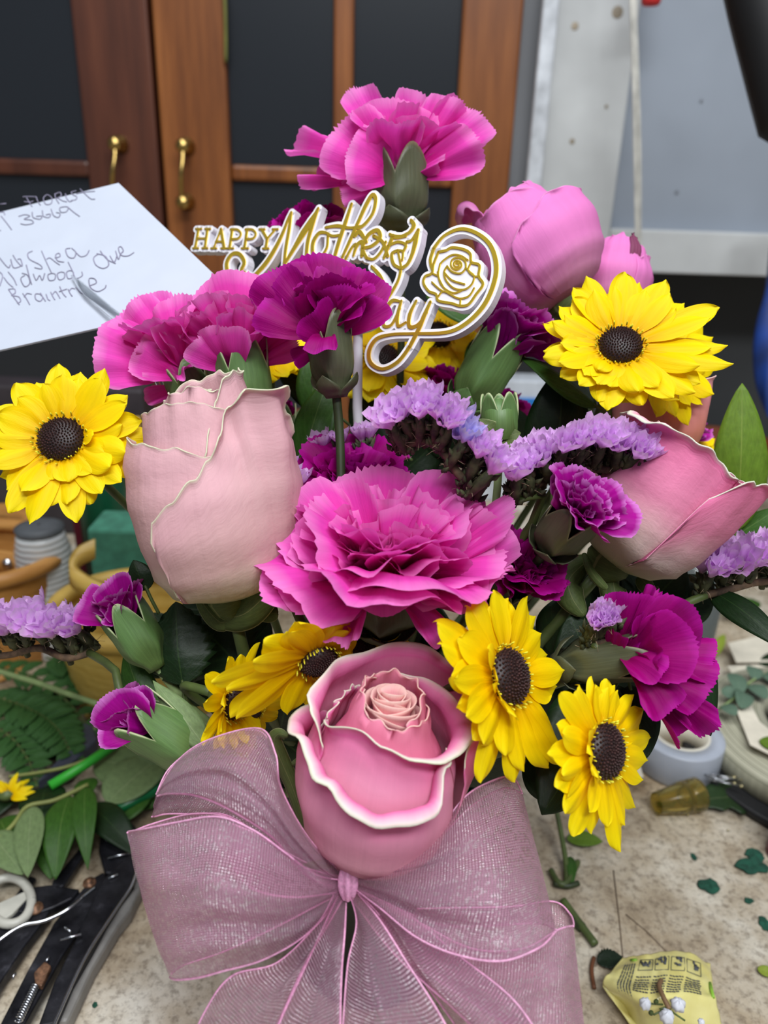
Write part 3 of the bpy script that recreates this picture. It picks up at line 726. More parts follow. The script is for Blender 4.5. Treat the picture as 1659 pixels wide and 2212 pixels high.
# --- front rose
fr = rose_frame(795, 1852, .262, (.13, .95, .28))
pf = [(0, .006), (.006, .016), (.014, .0215), (.026, .0235), (.036, .0225), (.048, .0190), (.060, .0145)]
rf = rose('pink_rose', 'pink rose with cream rolled petal edges above the ribbon bow, front of the bouquet', fr)
rose_petal(rf, ROSEP, fr, pf, [(78, .042, .4, .004), (100, .052, .5, .011), (130, .062, .6, .015), (165, .064, .6, .012), (200, .063, .6, .009), (235, .060, .8, .007), (262, .056, 1.0, .004), (282, .052, 1.0, .002), (300, .044, .5, .0)], scale=1.02, ll=.009, curl=75, seed=2, wfreq=3)
rose_petal(rf, ROSEP, fr, pf, [(-86, .048, .3, .0), (-65, .052, .5, .0), (-30, .0555, .6, .0), (0, .0545, .7, .0), (25, .0525, .8, .0), (50, .0505, 1.0, .0005), (72, .0515, 1.1, .001), (95, .0545, 1.1, .0015), (120, .058, .9, .001), (150, .060, .5, .0), (190, .060, .3, 0)], scale=1.0, ll=.0085, curl=130, seed=4, wob=.0004, wfreq=4)
rose_petal(rf, ROSEP, fr, pf, [(-135, .040, .5, .0), (-110, .045, .8, .003), (-88, .047, 1.1, .004), (-65, .0465, 1.0, .002), (-40, .044, 1.0, .0), (-10, .0400, 1.1, .0), (10, .0390, 1.2, .0005), (32, .0415, 1.1, .0005), (52, .0465, .8, .0), (75, .048, .3, .0)], scale=1.06, ll=.0090, curl=125, seed=5, wob=.0006)
rose_petal(rf, ROSEP, fr, pf, [(170, .040, .3), (215, .045, .5), (250, .040, .5), (275, .036, .3)], scale=1.07, ll=.006, curl=60, seed=6)
rose_petal(rf, ROSEP, fr, pf, [(200, .052, .3), (240, .056, .4), (262, .053, .3), (272, .050, .2)], scale=1.0, ll=.006, curl=60, seed=6)
rose_petal(rf, ROSEI, fr, [(0, .005), (.012, .018), (.03, .0215), (.042, .0180), (.052, .0130), (.064, .0095)], [(-160, .062, .3), (-110, .063, .25), (-75, .0625, .15), (-45, .0590, .1), (0, .0565, .15), (30, .0560, .2), (60, .0565, .3), (100, .058, .3)], scale=1.0, ll=.003, curl=50, seed=7)
rose_petal(rf, ROSEI, fr, [(0, .005), (.012, .017), (.03, .020), (.042, .0165), (.052, .0120), (.064, .0092)], [(30, .056, .2), (60, .060, .3), (90, .062, .4), (130, .063, .4), (190, .064, .4), (250, .063, .3), (290, .061, .2)], scale=1.0, ll=.003, curl=50, seed=8)
rose_heart(rf, ROSEI, fr, .035, .0022, .0082, .0630, 9, seed=5)
hip(rf, fr)
sepal(rf, LEAFS, [P(690, 1830, .262), P(660, 1780, .262), P(632, 1700, .262), P(606, 1640, .26), P(592, 1600, .258), P(603, 1585, .256), P(622, 1590, .255)], .0026)
sepal(rf, LEAFS, [P(760, 1876, .258), P(720, 1868, .252), P(680, 1870, .249), P(650, 1872, .248)], .0014)
sepal(rf, LEAFS, [P(735, 1660, .268), P(700, 1640, .266), P(665, 1640, .262), P(630, 1650, .26)], .002)
stem_part(rf, STEMG, [fr[0] - fr[1] * .009, fr[0] - fr[1] * .02 + V((0, .004, 0)), MOUTH + V((0, -.03, -.01))], .0022)

# --- blush rose, left
fr = rose_frame(500, 1285, .290, (-.14, .97, .14))
pl_ = [(0, .010), (.004, .0215), (.012, .0265), (.024, .0285), (.036, .0275), (.050, .0235), (.062, .0195), (.08, .0160)]
rl = rose('blush_rose', 'large blush pink rose bud in side view beside the left yellow daisy', fr)
rose_petal(rl, ROSEL, fr, pl_, [(-125, .058, .4, .003), (-90, .061, .5, .007), (-62, .0585, .4, .004), (-30, .056, .3, .001), (0, .052, .25), (25, .047, .25), (60, .045, .3)], scale=.98, ll=.005, curl=70, seed=11, wob=.0003)
rose_petal(rl, ROSEL, fr, pl_, [(-45, .006, .3, .001), (-42, .033, .35, .002), (-28, .0385, .4, .001), (-12, .044, .45, 0), (0, .050, .5, .0), (12, .057, .7, 0), (24, .066, .9, .001), (34, .0715, 1.0, .006), (50, .071, 1.1, .014), (64, .060, .9, .009), (80, .050, .5, .002), (140, .048, .4)], scale=1.06, ll=.007, curl=95, seed=12, wob=.0005, nu=90)
rose_petal(rl, ROSEL, fr, pl_, [(-115, .067, .3, .003), (-75, .069, .3, .002), (-35, .0710, .25), (0, .070, .25), (30, .066, .3), (60, .062, .3)], scale=.93, ll=.004, curl=50, seed=13, wob=.0003)
rose_petal(rl, ROSEL, fr, pl_, [(-4, .050, .4), (8, .060, .5), (22, .070, .5), (34, .0765, .6, .002), (52, .0775, .6, .003), (90, .079, .5, .002), (140, .080, .4), (190, .078, .4), (230, .072, .4)], scale=.90, ll=.006, curl=70, seed=14)
rose_petal(rl, ROSEL, fr, pl_, [(110, .050, .5, .001), (150, .058, .6, .003), (200, .058, .6, .002), (240, .056, .4, .001)], scale=1.04, ll=.007, curl=90, seed=15)
rose_petal(rl, ROSEL, fr, [(0, .01), (.02, .02), (.05, .0175), (.066, .0125), (.08, .009)], [(-120, .071, .3), (-60, .0745, .3), (0, .0755, .2), (50, .073, .3), (120, .073, .3), (180, .07, .3)], scale=1.0, ll=.003, curl=50, seed=16)
rose_heart(rl, ROSEL, fr, .045, .003, .010, .0755, 6, seed=9)
hip(rl, fr, .009)
for pts, w_ in (([P(470, 1290, .292), P(490, 1330, .288), P(530, 1325, .281), P(575, 1285, .276), P(600, 1262, .275)], .006), ([P(430, 1290, .292), P(455, 1325, .29), P(480, 1345, .289), P(500, 1330, .288)], .004), ([P(540, 1290, .292), P(570, 1320, .288), P(600, 1325, .284)], .004)):
    sepal(rl, LEAFS, pts, w_)
stem_part(rl, STEMG, [fr[0] - fr[1] * .009] + stem_path(fr[0] - fr[1] * .01, fr[1])[1:], .0024)

# --- rosy rose, right, nodding to the right
fr = rose_frame(1318, 1208, .300, (.58, .78, .22))
pr = [(0, .008), (.004, .0165), (.010, .0220), (.020, .0245), (.032, .0245), (.042, .0235), (.052, .0230), (.08, .023)]
rr = rose('rosy_pink_rose', 'rosy pink rose with white rolled tips leaning right under the right daisies', fr)
rose_petal(rr, ROSER, fr, pr, [(-150, 0.0332, .5, 0), (-110, 0.0432, .8, 0), (-70, 0.0490, 1.0, .001), (-40, 0.0498, 1.0, .002), (-5, 0.0506, .5, .0), (20, 0.0498, .3, -.001), (45, 0.0481, .3, -.001)], scale=1.0, ll=.010, curl=140, seed=21, wob=.0006)
rose_petal(rr, ROSER, fr, pr, [(22, 0.0100, .3, .001), (26, 0.0373, .3, .002), (45, 0.0515, .6, .003), (75, 0.0548, 1.0, .004), (105, 0.0523, .9, .004), (140, 0.0465, .6, .0), (200, 0.0415, .4)], scale=1.03, ll=.005, curl=80, seed=22, wob=.0008)
rose_petal(rr, ROSER, fr, pr, [(150, 0.0415, .4), (200, 0.0498, .6), (250, 0.0481, .5)], scale=1.03, ll=.008, curl=100, seed=23)
rose_petal(rr, ROSER, fr, pr, [(-90, 0.0465, .3), (-30, 0.0481, .3), (40, 0.0490, .3), (100, 0.0515, .3), (170, 0.0498, .3)], scale=.86, ll=.004, curl=50, seed=24)
rose_petal(rr, ROSER, fr, pr, [(90, 0.0465, .3), (160, 0.0506, .3), (220, 0.0515, .3), (280, 0.0498, .3), (340, 0.0481, .3)], scale=.78, ll=.004, curl=50, seed=25)
rose_heart(rr, ROSEI, fr, .025, .003, .012, .048, 7, seed=12)
hip(rr, fr, .009)
sepal(rr, LEAFS, [P(1262, 1195, .300), P(1278, 1235, .292), P(1300, 1262, .288), P(1312, 1272, .286)], .0016)
sepal(rr, LEAFS, [P(1330, 1235, .303), P(1325, 1260, .297), P(1335, 1300, .294), P(1350, 1330, .293)], .005)
sepal(rr, LEAFS, [P(1270, 1210, .303), P(1230, 1250, .300), P(1235, 1290, .298), P(1262, 1330, .297)], .006)
sepal(rr, LEAFS, [P(1380, 1245, .303), P(1395, 1262, .300), P(1410, 1290, .299)], .003)
stem_part(rr, STEMG, [fr[0] - fr[1] * .009] + stem_path(fr[0] - fr[1] * .01, fr[1])[1:], .0024)

# --- bright pink rose at the back
fr = rose_frame(1222, 652, .352, (-.50, .84, -.05))
pb = [(0, .008), (.006, .020), (.014, .0255), (.025, .0268), (.036, .0245), (.046, .019), (.056, .014)]
rbk = rose('bright_pink_rose', 'bright pink rose with one curled petal behind the topper and right daisy', fr)
rose_petal(rbk, ROSEB, fr, pb, [(-150, 0.0368, .5), (-110, 0.0423, .5), (-70, 0.0460, .4), (-30, 0.0488, .4), (5, 0.0497, .3), (35, 0.0478, .3), (60, 0.0423, .3)], scale=1.0, ll=.004, curl=60, seed=31, wfreq=3)
rose_petal(rbk, ROSEB, fr, pb, [(-18, 0.0110, .2, .001), (-14, 0.0276, .2, .0015), (5, 0.0331, .2, .001), (35, 0.0386, .2, .002), (70, 0.0377, .3, .004), (110, 0.0350, .3, .002), (150, 0.0331, .3)], scale=1.06, ll=.003, curl=30, seed=32, wfreq=3)
rose_petal(rbk, ROSEB, fr, pb, [(-150, .052, .4, .0), (-120, .060, .9, .001), (-90, .066, 1.2, .002), (-60, .064, 1.2, .001), (-35, .052, .5, .0)], scale=.98, ll=.012, curl=200, seed=33, wfreq=2)
rose_petal(rbk, ROSEB, fr, pb, [(100, 0.0368, .4), (160, 0.0478, .4), (220, 0.0478, .4)], scale=1.03, ll=.005, curl=60, seed=34)
rose_petal(rbk, ROSEB, fr, pb, [(-40, 0.0460, .3), (20, 0.0515, .3), (90, 0.0534, .3), (150, 0.0515, .3)], scale=.9, ll=.003, curl=30, seed=35)
rose_petal(rbk, ROSEB, fr, pb, [(140, 0.0497, .3), (200, 0.0534, .3), (270, 0.0524, .3), (330, 0.0506, .3)], scale=.84, ll=.003, curl=30, seed=36)
rose_heart(rbk, ROSEB, fr, .032, .003, .010, .050, 5, seed=14)
hip(rbk, fr, .009)
stem_part(rbk, STEMG, [fr[0] - fr[1] * .009] + stem_path(fr[0] - fr[1] * .01, fr[1])[1:], .0024)
# small pink rose behind it
fr = rose_frame(1320, 690, .375, (.15, .98, -.05))
rs = rose('pink_rose_bud', 'small pink rose bud with a dark brown petal tip behind the right daisy', fr)
pp_ = [(0, .006), (.01, .014), (.02, .016), (.03, .013), (.04, .008)]
for k, ks in enumerate(([(-100, .030, .4), (-50, .037, .3), (0, .0385, .2), (40, .034, .2), (70, .030, .2)], [(30, .026, .2), (70, .030, .3), (120, .030, .3), (170, .028, .3)], [(150, .030, .3), (210, .036, .3), (270, .034, .3)])):
    rose_petal(rs, ROSEB, fr, pp_, ks, scale=1.0 + .03 * k, ll=.003, curl=40, seed=40 + k, nu=30)
rose_petal(rs, plain('brown_bruise', (120, 50, 84), rough=.7), fr, [(0, .006), (.03, .0135), (.04, .0085)], [(18, .036, .2), (30, .0395, .2), (42, .036, .2)], scale=1.02, ll=.002, curl=30, seed=44, nu=10, label='brownish bruised petal tip')
stem_part(rs, STEMG, [fr[0]] + stem_path(fr[0], fr[1])[1:], .002)
# peach rose under the right daisy
fr = rose_frame(1410, 1010, .352, (.05, .97, .12))
ro = rose('peach_pink_rose', 'peach pink rose between the right daisy and the rosy rose', fr)
po = [(0, .006), (.008, .016), (.018, .0185), (.03, .018), (.04, .0175), (.05, .018)]
for k, ks in enumerate(([(-100, .030, .3), (-50, .032, .3), (0, .031, .3), (40, .034, .5), (75, .040, .8, .003), (110, .036, .6)], [(-160, .036, .3), (-90, .040, .4), (-40, .038, .3), (0, .036, .3)], [(90, .034, .3), (150, .042, .5), (210, .042, .5), (250, .038, .4)])):
    rose_petal(ro, ROSEO, fr, po, ks, scale=1.04 - .08 * k, ll=.005, curl=70, seed=50 + k, nu=36)
rose_heart(ro, ROSEO, fr, .02, .003, .012, .036, 5, seed=15)
stem_part(ro, STEMG, [fr[0]] + stem_path(fr[0], fr[1])[1:], .002)

# ---------------------------------------------------------------- carnations
HN = dict(n=(0, .75, .6))
carnation('pink_carnation', 'big open pink carnation in the middle of the bouquet above the front rose', PINK, 832, 1135, .268, (0, .86, .50), .039, .030, n=46, seed=3, opening=.88, cal=CALD, callen=.024, calr=.012, ruffle=.055, spread=44, outer=[
    (742, 1425, -.012, 17, dict(n=(-.5, .5, .8), ruffle=.06, arch=.22)), (962, 1400, -.008, 13, dict(n=(.2, .6, .7), ruffle=.10, arch=.22)),
    (850, 1335, -.016, 40, dict(n=(0, .7, .8), arch=.30, ruffle=.06, lip=.12)), (655, 1350, -.006, 30, dict(n=(-.2, .8, .6), arch=.2, ruffle=.03)), (575, 1290, .000, 30, dict(n=(-.3, .75, .6), arch=.16)),
    (556, 1205, .004, 32, dict(n=(-.4, .6, .7))), (600, 1120, .008, 32, dict(n=(-.3, .4, .85))), (670, 1055, .012, 30, dict(n=(-.1, .1, 1))), (775, 1025, .016, 34, dict(n=(0, 0, 1), arch=-.05)),
    (900, 1030, .016, 32, dict(n=(0, 0, 1), arch=-.05)), (1010, 1060, .014, 30, dict(n=(.1, .1, 1))), (1075, 1110, .008, 24, dict(n=(.3, .3, .9))), (1106, 1110, .006, 9, dict(n=(.3, .3, .9))),
    (1085, 1200, .0, 32, dict(n=(.5, .5, .7))), (1100, 1262, -.002, 22, dict(n=(.4, .7, .5))), (1030, 1330, -.006, 28, dict(n=(.3, .8, .5), arch=.2))])
carnation('pink_carnation', 'bright pink carnation standing highest, at the top of the bouquet', PINK, 860, 285, .345, (-.03, .99, .12), .030, .022, n=12, seed=5, opening=.80, cal=CALD, callen=.030, calr=.0125, ruffle=.09, outer=[
    (638, 325, .01, 14, dict(n=(0, .5, .8), ruffle=.09)), (668, 398, .01, 12, dict(n=(-.4, .3, .8), ruffle=.14)), (728, 425, .0, 18, dict(n=(-.3, -.1, .9), ruffle=.10)),
    (765, 205, .004, 14, dict(n=(0, .1, 1))), (720, 275, -.006, 36, dict(n=(-.3, 0, 1), arch=.15, ruffle=.04)), (860, 215, -.008, 42, dict(n=(0, .1, 1), arch=.12, ruffle=.035)), (735, 325, -.014, 36, dict(n=(-.2, .1, 1), arch=.2, ruffle=.04)),
    (930, 218, .0, 30, dict(n=(.2, 0, 1), ruffle=.10)), (985, 225, -.002, 22, dict(n=(.3, 0, 1), ruffle=.10)), (1040, 240, -.004, 22, dict(n=(.3, .2, 1), ruffle=.10)), (1030, 310, -.008, 26, dict(n=(.2, .1, 1), ruffle=.08)), (965, 345, -.008, 14, dict(n=(.2, .1, 1), ruffle=.14))])
carnation('pink_carnation', 'pink carnation half open at far left just below the white envelope', PINK, 365, 705, .315, (-.30, .92, .15), .024, .024, n=16, seed=7, opening=.70, callen=.020, calr=.0085, ruffle=.09, outer=[
    (208, 755, .0, 34, dict(n=(-.2, .4, .9), arch=.16)), (262, 680, .004, 28, dict(n=(0, .2, 1))), (310, 655, .006, 24, dict(n=(0, .1, 1))), (390, 650, .004, 26, dict(n=(.1, .1, 1), ruffle=.10)), (300, 790, -.006, 22, dict(n=(-.2, .3, 1), arch=.2)), (318, 860, .006, 16, dict(n=(-.2, -.2, 1))),
    (430, 815, -.014, 22, dict(n=(-.3, .6, .7), arch=.3, ruffle=.08)), (290, 740, -.008, 34, dict(n=(-.1, .3, 1), arch=.16))])
carnation('pink_carnation', 'pink carnation with large side petals behind the blush rose top', PINK, 500, 665, .305, (-.12, .97, .12), .024, .026, n=16, seed=8, opening=.66, cal=CAL, callen=.034, calr=.0115, ruffle=.08, outer=[
    (430, 640, -.002, 30, dict(n=(-.3, .1, 1), ruffle=.05)), (505, 600, .0, 34, dict(n=(0, 0, 1), ruffle=.05)), (560, 605, .0, 34, dict(n=(.1, 0, 1), ruffle=.04)), (605, 650, .002, 28, dict(n=(.3, .1, 1), ruffle=.05)), (420, 720, -.01, 30, dict(n=(-.2, .2, 1), arch=.15)), (640, 750, .006, 16, dict(n=(.2, .2, 1), arch=.2, ruffle=.08)), (480, 690, -.014, 32, dict(n=(-.2, .3, 1), arch=.2))])
carnation('magenta_carnation', 'deep magenta carnation on an upright stem overlapping the golden topper', MAG, 700, 615, .288, (-.10, .97, .18), .017, .022, n=20, seed=9, opening=.62, cal=CALD, callen=.027, calr=.0080, ruffle=.07, outer=[
    (690, 795, -.010, 25, dict(n=(-.1, .3, 1), arch=.45, ruffle=.03)), (568, 630, .0, 32, dict(n=(-.3, .2, 1))), (590, 585, .004, 28, dict(n=(-.1, .1, 1))), (680, 560, .006, 40, dict(n=(0, 0, 1))), (770, 575, .004, 36, dict(n=(.1, 0, 1))), (815, 640, .0, 26, dict(n=(.3, .2, 1))),
    (808, 672, -.008, 18, dict(n=(.1, .8, .6), arch=.2)), (660, 665, -.012, 34, dict(n=(-.1, .3, 1), arch=.1)), (640, 780, .010, 20, dict(n=(-.3, -.1, 1), arch=.2)), (750, 620, -.008, 30, dict(n=(0, .1, 1)))], end=P(738, 1150, .296))
carnation('magenta_carnation', 'dark magenta carnation directly behind the big pink carnation, petals packed round', MAG, 755, 1005, .305, (-.02, .80, .55), .020, .022, n=48, seed=10, opening=.72, ruffle=.08, spread=42, cal=CALD)
carnation('magenta_carnation', 'dark magenta carnation low between big pink carnation and lilac statice', MAG, 1135, 1215, .284, (.15, .45, .85), .0135, .016, n=40, seed=11, opening=.68, ruffle=.08, cal=CALD)
carnation('magenta_carnation', 'small magenta carnation with pale centre in front of the rosy rose', MAGT, 1288, 1058, .262, (.36, .62, .62), .0140, .018, n=22, seed=12, opening=.66, ruffle=.055, cal=CALD, callen=.022, calr=.0085)
carnation('magenta_carnation', 'magenta carnation hanging out at the right with ragged drooping petals', MAG, 1440, 1405, .268, (.84, .20, .35), .018, .018, n=16, seed=13, opening=.75, cal=CALD, callen=.030, calr=.0085, ruffle=.07, outer=[
    (1470, 1610, .0, 11, dict(n=(.6, -.1, .8), ruffle=.08)), (1520, 1575, .004, 12, dict(n=(.6, 0, .8), ruffle=.08)), (1445, 1560, -.008, 24, dict(n=(.4, .1, .9), arch=.25)), (1548, 1440, .0, 20, dict(n=(.2, .7, .7))), (1535, 1500, -.004, 28, dict(n=(.2, .4, .9), arch=.1)),
    (1372, 1275, .0, 28, dict(n=(-.3, .2, 1))), (1428, 1272, .004, 18, dict(n=(.1, 0, 1), ruffle=.1)), (1500, 1330, .0, 34, dict(n=(.3, 0, 1))), (1338, 1360, -.004, 20, dict(n=(-.5, .2, .8))), (1500, 1390, -.010, 34, dict(n=(.1, .4, 1), arch=.15)), (1440, 1470, -.012, 26, dict(n=(0, .6, .8), arch=.25))])
carnation('magenta_carnation_bud', 'purple magenta carnation bud opening at far left above the lilac statice', MAGT, 240, 1285, .300, (-.50, .84, .10), .0085, .016, n=18, seed=14, opening=.55, callen=.026, calr=.0085, ruffle=.05, bracts=False, outer=[(165, 1300, .0, 26, dict(ruffle=.03)), (235, 1245, -.002, 30, dict(ruffle=.03)), (295, 1250, .002, 26, dict(ruffle=.03)), (215, 1350, -.006, 18, dict(arch=.2, ruffle=.03))])
carnation('magenta_carnation_bud', 'closed round magenta carnation bud with lilac tips, lowest at the left', MAGT, 268, 1525, .278, (-.74, .60, .22), .0095, .016, n=20, seed=15, opening=.48, callen=.030, calr=.0095, ruffle=.03, bracts=False, outer=[(218, 1560, .0, 34, dict(ruffle=.02, arch=.24)), (240, 1490, -.004, 36, dict(ruffle=.02, arch=.24)), (300, 1470, .0, 34, dict(ruffle=.02, arch=.2)), (235, 1592, .0, 22, dict(ruffle=.02, arch=.24))])
carnation('magenta_carnation_bud', 'magenta carnation bud half hidden between blush rose and dark green leaves', MAG, 598, 868, .345, (0, .98, .1), .0075, .012, n=16, seed=16, opening=.45, callen=.024, calr=.0080, ruffle=.04, bracts=True)
carnation('magenta_carnation', 'vivid magenta carnation leaning right between topper ring and right daisy', MAGT, 1125, 675, .325, (.48, .82, .16), .0200, .024, n=30, seed=17, opening=.55, callen=.034, calr=.0100, ruffle=.06, end=P(1010, 960, .34))
carnation('magenta_carnation', 'dark magenta carnation behind the word Mothers on the topper', MAG, 665, 465, .365, (-.1, .95, .1), .020, .018, n=22, seed=18, opening=.8, ruffle=.08)
carnation('magenta_carnation', 'shaded magenta carnation behind the tail loop of the topper', MAG, 965, 800, .375, (.05, .9, .3), .018, .018, n=22, seed=19, opening=.7, ruffle=.08)
carnation('magenta_carnation', 'shaded magenta carnation behind the green bud calyx right of centre', MAG, 1080, 850, .375, (.2, .8, .3), .015, .016, n=20, seed=20, opening=.7, ruffle=.08)
carnation('magenta_carnation', 'magenta carnation peeping out between peach rose and right daisy', MAGT, 1480, 905, .375, (.3, .8, .3), .013, .016, n=18, seed=22, opening=.6, ruffle=.08)
# closed green bud
gb = thing('carnation_bud', 'closed green carnation bud with spread bracts above the lilac statice', 'flower bud', P(1080, 960, .30))
calyx_part(gb, CAL, P(1078, 865, .303), camdir(-.05, .98, .1), .017, .0065, depth=.35)
MB().lathe(P(1080, 950, .303), camdir(-.05, .98, .1), [(.004, 0), (.0062, .004), (.006, .011), (.003, .0145), (.0005, .016)], 20).build('bud_tip', CAL, gb)
for a, b_, w_ in (((1085, 955, .300), (1118, 1010, .292), .0055), ((1075, 955, .302), (1035, 905, .296), .004), ((1090, 950, .302), (1125, 935, .30), .003)):
    leaf('', None, P(*a), P(*b_), w_, LEAFS, root=gb, bend=.2)
stem_part(gb, STEML, stem_path(P(1080, 955, .303), UP), .0016)

# ---------------------------------------------------------------- daisies
daisy('yellow_daisy', 'big yellow daisy with dark centre at the far left beside the blush rose', 133, 950, .280, (.02, .30, .95), .0300, n=(19, 17), disc=.0080, seed=2, up=10, wid=.0050, scale=[(0, .95), (60, .95), (110, .9), (180, .9), (230, .85), (270, 1.1), (300, .92), (359, .95)], tuft=[(-20, .012, 30, .3, .0045), (-45, .013, 26, .3, .005), (-70, .012, 30, .3, .005), (-100, .010, 26, .3, .005), (0, .009, 50, .2, .003), (15, .014, 20, .3, .004), (-10, .018, 14, .3, .005)])
daisy('yellow_daisy', 'big yellow daisy with dark centre at the right above the rosy rose', 1340, 748, .300, (-.12, .42, .88), .0320, n=(21, 19), disc=.0080, seed=3, up=9, wid=.0051, scale=[(0, 1.22), (40, 1.1), (90, .95), (140, .95), (180, .85), (240, .75), (280, .85), (320, 1.15), (359, 1.22)], tuft=[(230, .012, 40, .3, .004), (250, .013, 30, .5, .005), (200, .015, 25, .3, .0045), (165, .017, 20, .3, .0045), (285, .014, 25, .4, .005), (310, .018, 20, .3, .005)])
daisy('yellow_daisy', 'yellow daisy mostly hidden behind the big right daisy, petal ends showing', 1432, 775, .325, (.25, .25, .9), .0265, n=(16, 15), disc=.0075, seed=33, up=4)
daisy('yellow_daisy', 'yellow daisy turned right, touching lower right edge of the big pink carnation', 1098, 1462, .252, (.70, .22, .66), .0275, n=(17, 15), disc=.0088, seed=4, up=3, wid=.0052, scale=[(0, 1.25), (45, 1.1), (90, 1.0), (135, 1.1), (180, 1.25), (225, 1.0), (270, 1.2), (315, 1.2), (359, 1.25)], tuft=[(215, .012, 48, .2, .0048), (190, .011, 52, .2, .004), (240, .011, 50, .1, .0048), (160, .014, 40, .2, .004)])
daisy('yellow_daisy', 'smaller yellow daisy turned right, lowest in the bouquet beside the tape roll', 1305, 1622, .250, (.64, .12, .70), .0240, n=(18, 16), disc=.0085, seed=6, up=2, wid=.0039, scale=[(0, 1.2), (90, .92), (135, 1.05), (180, 1.15), (225, 1.0), (270, 1.2), (315, 1.15), (359, 1.15)], tuft=[(180, .011, 45, .2, .004), (150, .012, 40, .2, .004), (205, .010, 50, .2, .004)])
daisy('yellow_daisy', 'yellow daisy seen from the side under the left of the big pink carnation', 686, 1424, .264, (.35, -.58, .55), .0300, n=(14, 12), disc=.0065, seed=7, up=12, scale=[(0, .35), (60, .6), (100, .9), (150, 1.15), (200, 1.2), (240, .8), (270, .45), (300, .35), (359, .35)], wid=.0056)
daisy('yellow_daisy', 'yellow daisy turned away in shade just above the bow left loop', 505, 1512, .275, (.80, -.15, .40), .0190, n=(14, 13), disc=.0065, seed=8, up=26, wid=.0034)
daisy('yellow_daisy', 'small yellow daisy with spread petals dangling behind the sheer bow loop', 543, 1530, .285, (.3, -.4, .7), .0135, n=(9, 0), disc=.0035, seed=9, up=4, wid=.0030, tuft=[(262, .024, -4, .0, .0035)])
daisy('yellow_daisy', 'yellow daisy behind the tail loop of the topper', 825, 775, .365, (.1, .5, .8), .0260, n=(14, 12), disc=.0080, seed=10, up=6)
daisy('yellow_daisy', 'yellow daisy half hidden behind pink and magenta carnations left of topper stick', 585, 765, .350, (.1, .6, .7), .0200, n=(12, 10), disc=.0065, seed=11, up=8)
daisy('yellow_daisy', 'yellow daisy peeping through under the small word Day', 945, 725, .385, (.1, .3, .9), .0220, n=(12, 10), disc=.007, seed=12, up=8)
daisy('yellow_daisy', 'yellow daisy nearly hidden behind the peach rose at the right', 1488, 935, .385, (.3, .5, .7), .0130, n=(12, 0), disc=.005, seed=13, up=8)
daisy('yellow_daisy', 'shaded yellow daisy hidden under the big pink carnation, two petals showing', 770, 1400, .292, (0, .2, .9), .0200, n=(10, 0), disc=.007, seed=14, up=2)

# ---------------------------------------------------------------- statice
def floret(root, c, d, r, mat, seed, name='floret'):
    rnd = random.Random(seed); d = V(d).normalized(); a = d.orthogonal().normalized(); b = d.cross(a)
    ph = rnd.uniform(0, 6); op = rnd.uniform(.75, 1.05); sq = rnd.uniform(.55, .9)
    def fn(u, v):
        an = 2 * PI * u
        rr = r * (0.18 + 0.92 * sm(v, 0, 1) * op) * (1 + 0.17 * v * math.sin(5 * an + ph) + 0.07 * v * math.sin(13 * an + ph))
        hh = r * 1.5 * v * (1 + .10 * math.sin(5 * an + ph + 1) * v + .07 * v * math.sin(17 * an))
        return c + d * hh + a * math.cos(an) * rr + b * math.sin(an) * rr * sq
    ob = MB().grid(fn, 40, 7).build(name, mat, root)
    def fn2(u, v):
        an = 2 * PI * u; rr = r * .62 * (0.2 + 0.9 * v) * (1 + .25 * v * math.sin(5 * an + ph + 2)); hh = r * 1.4 * v * (1 + .1 * math.sin(6 * an + ph))
        return c + d * hh + a * math.cos(an) * rr + b * math.sin(an) * rr * sq
    MB().grid(fn2, 30, 5).build('inner_petal', mat, ob)
    return ob
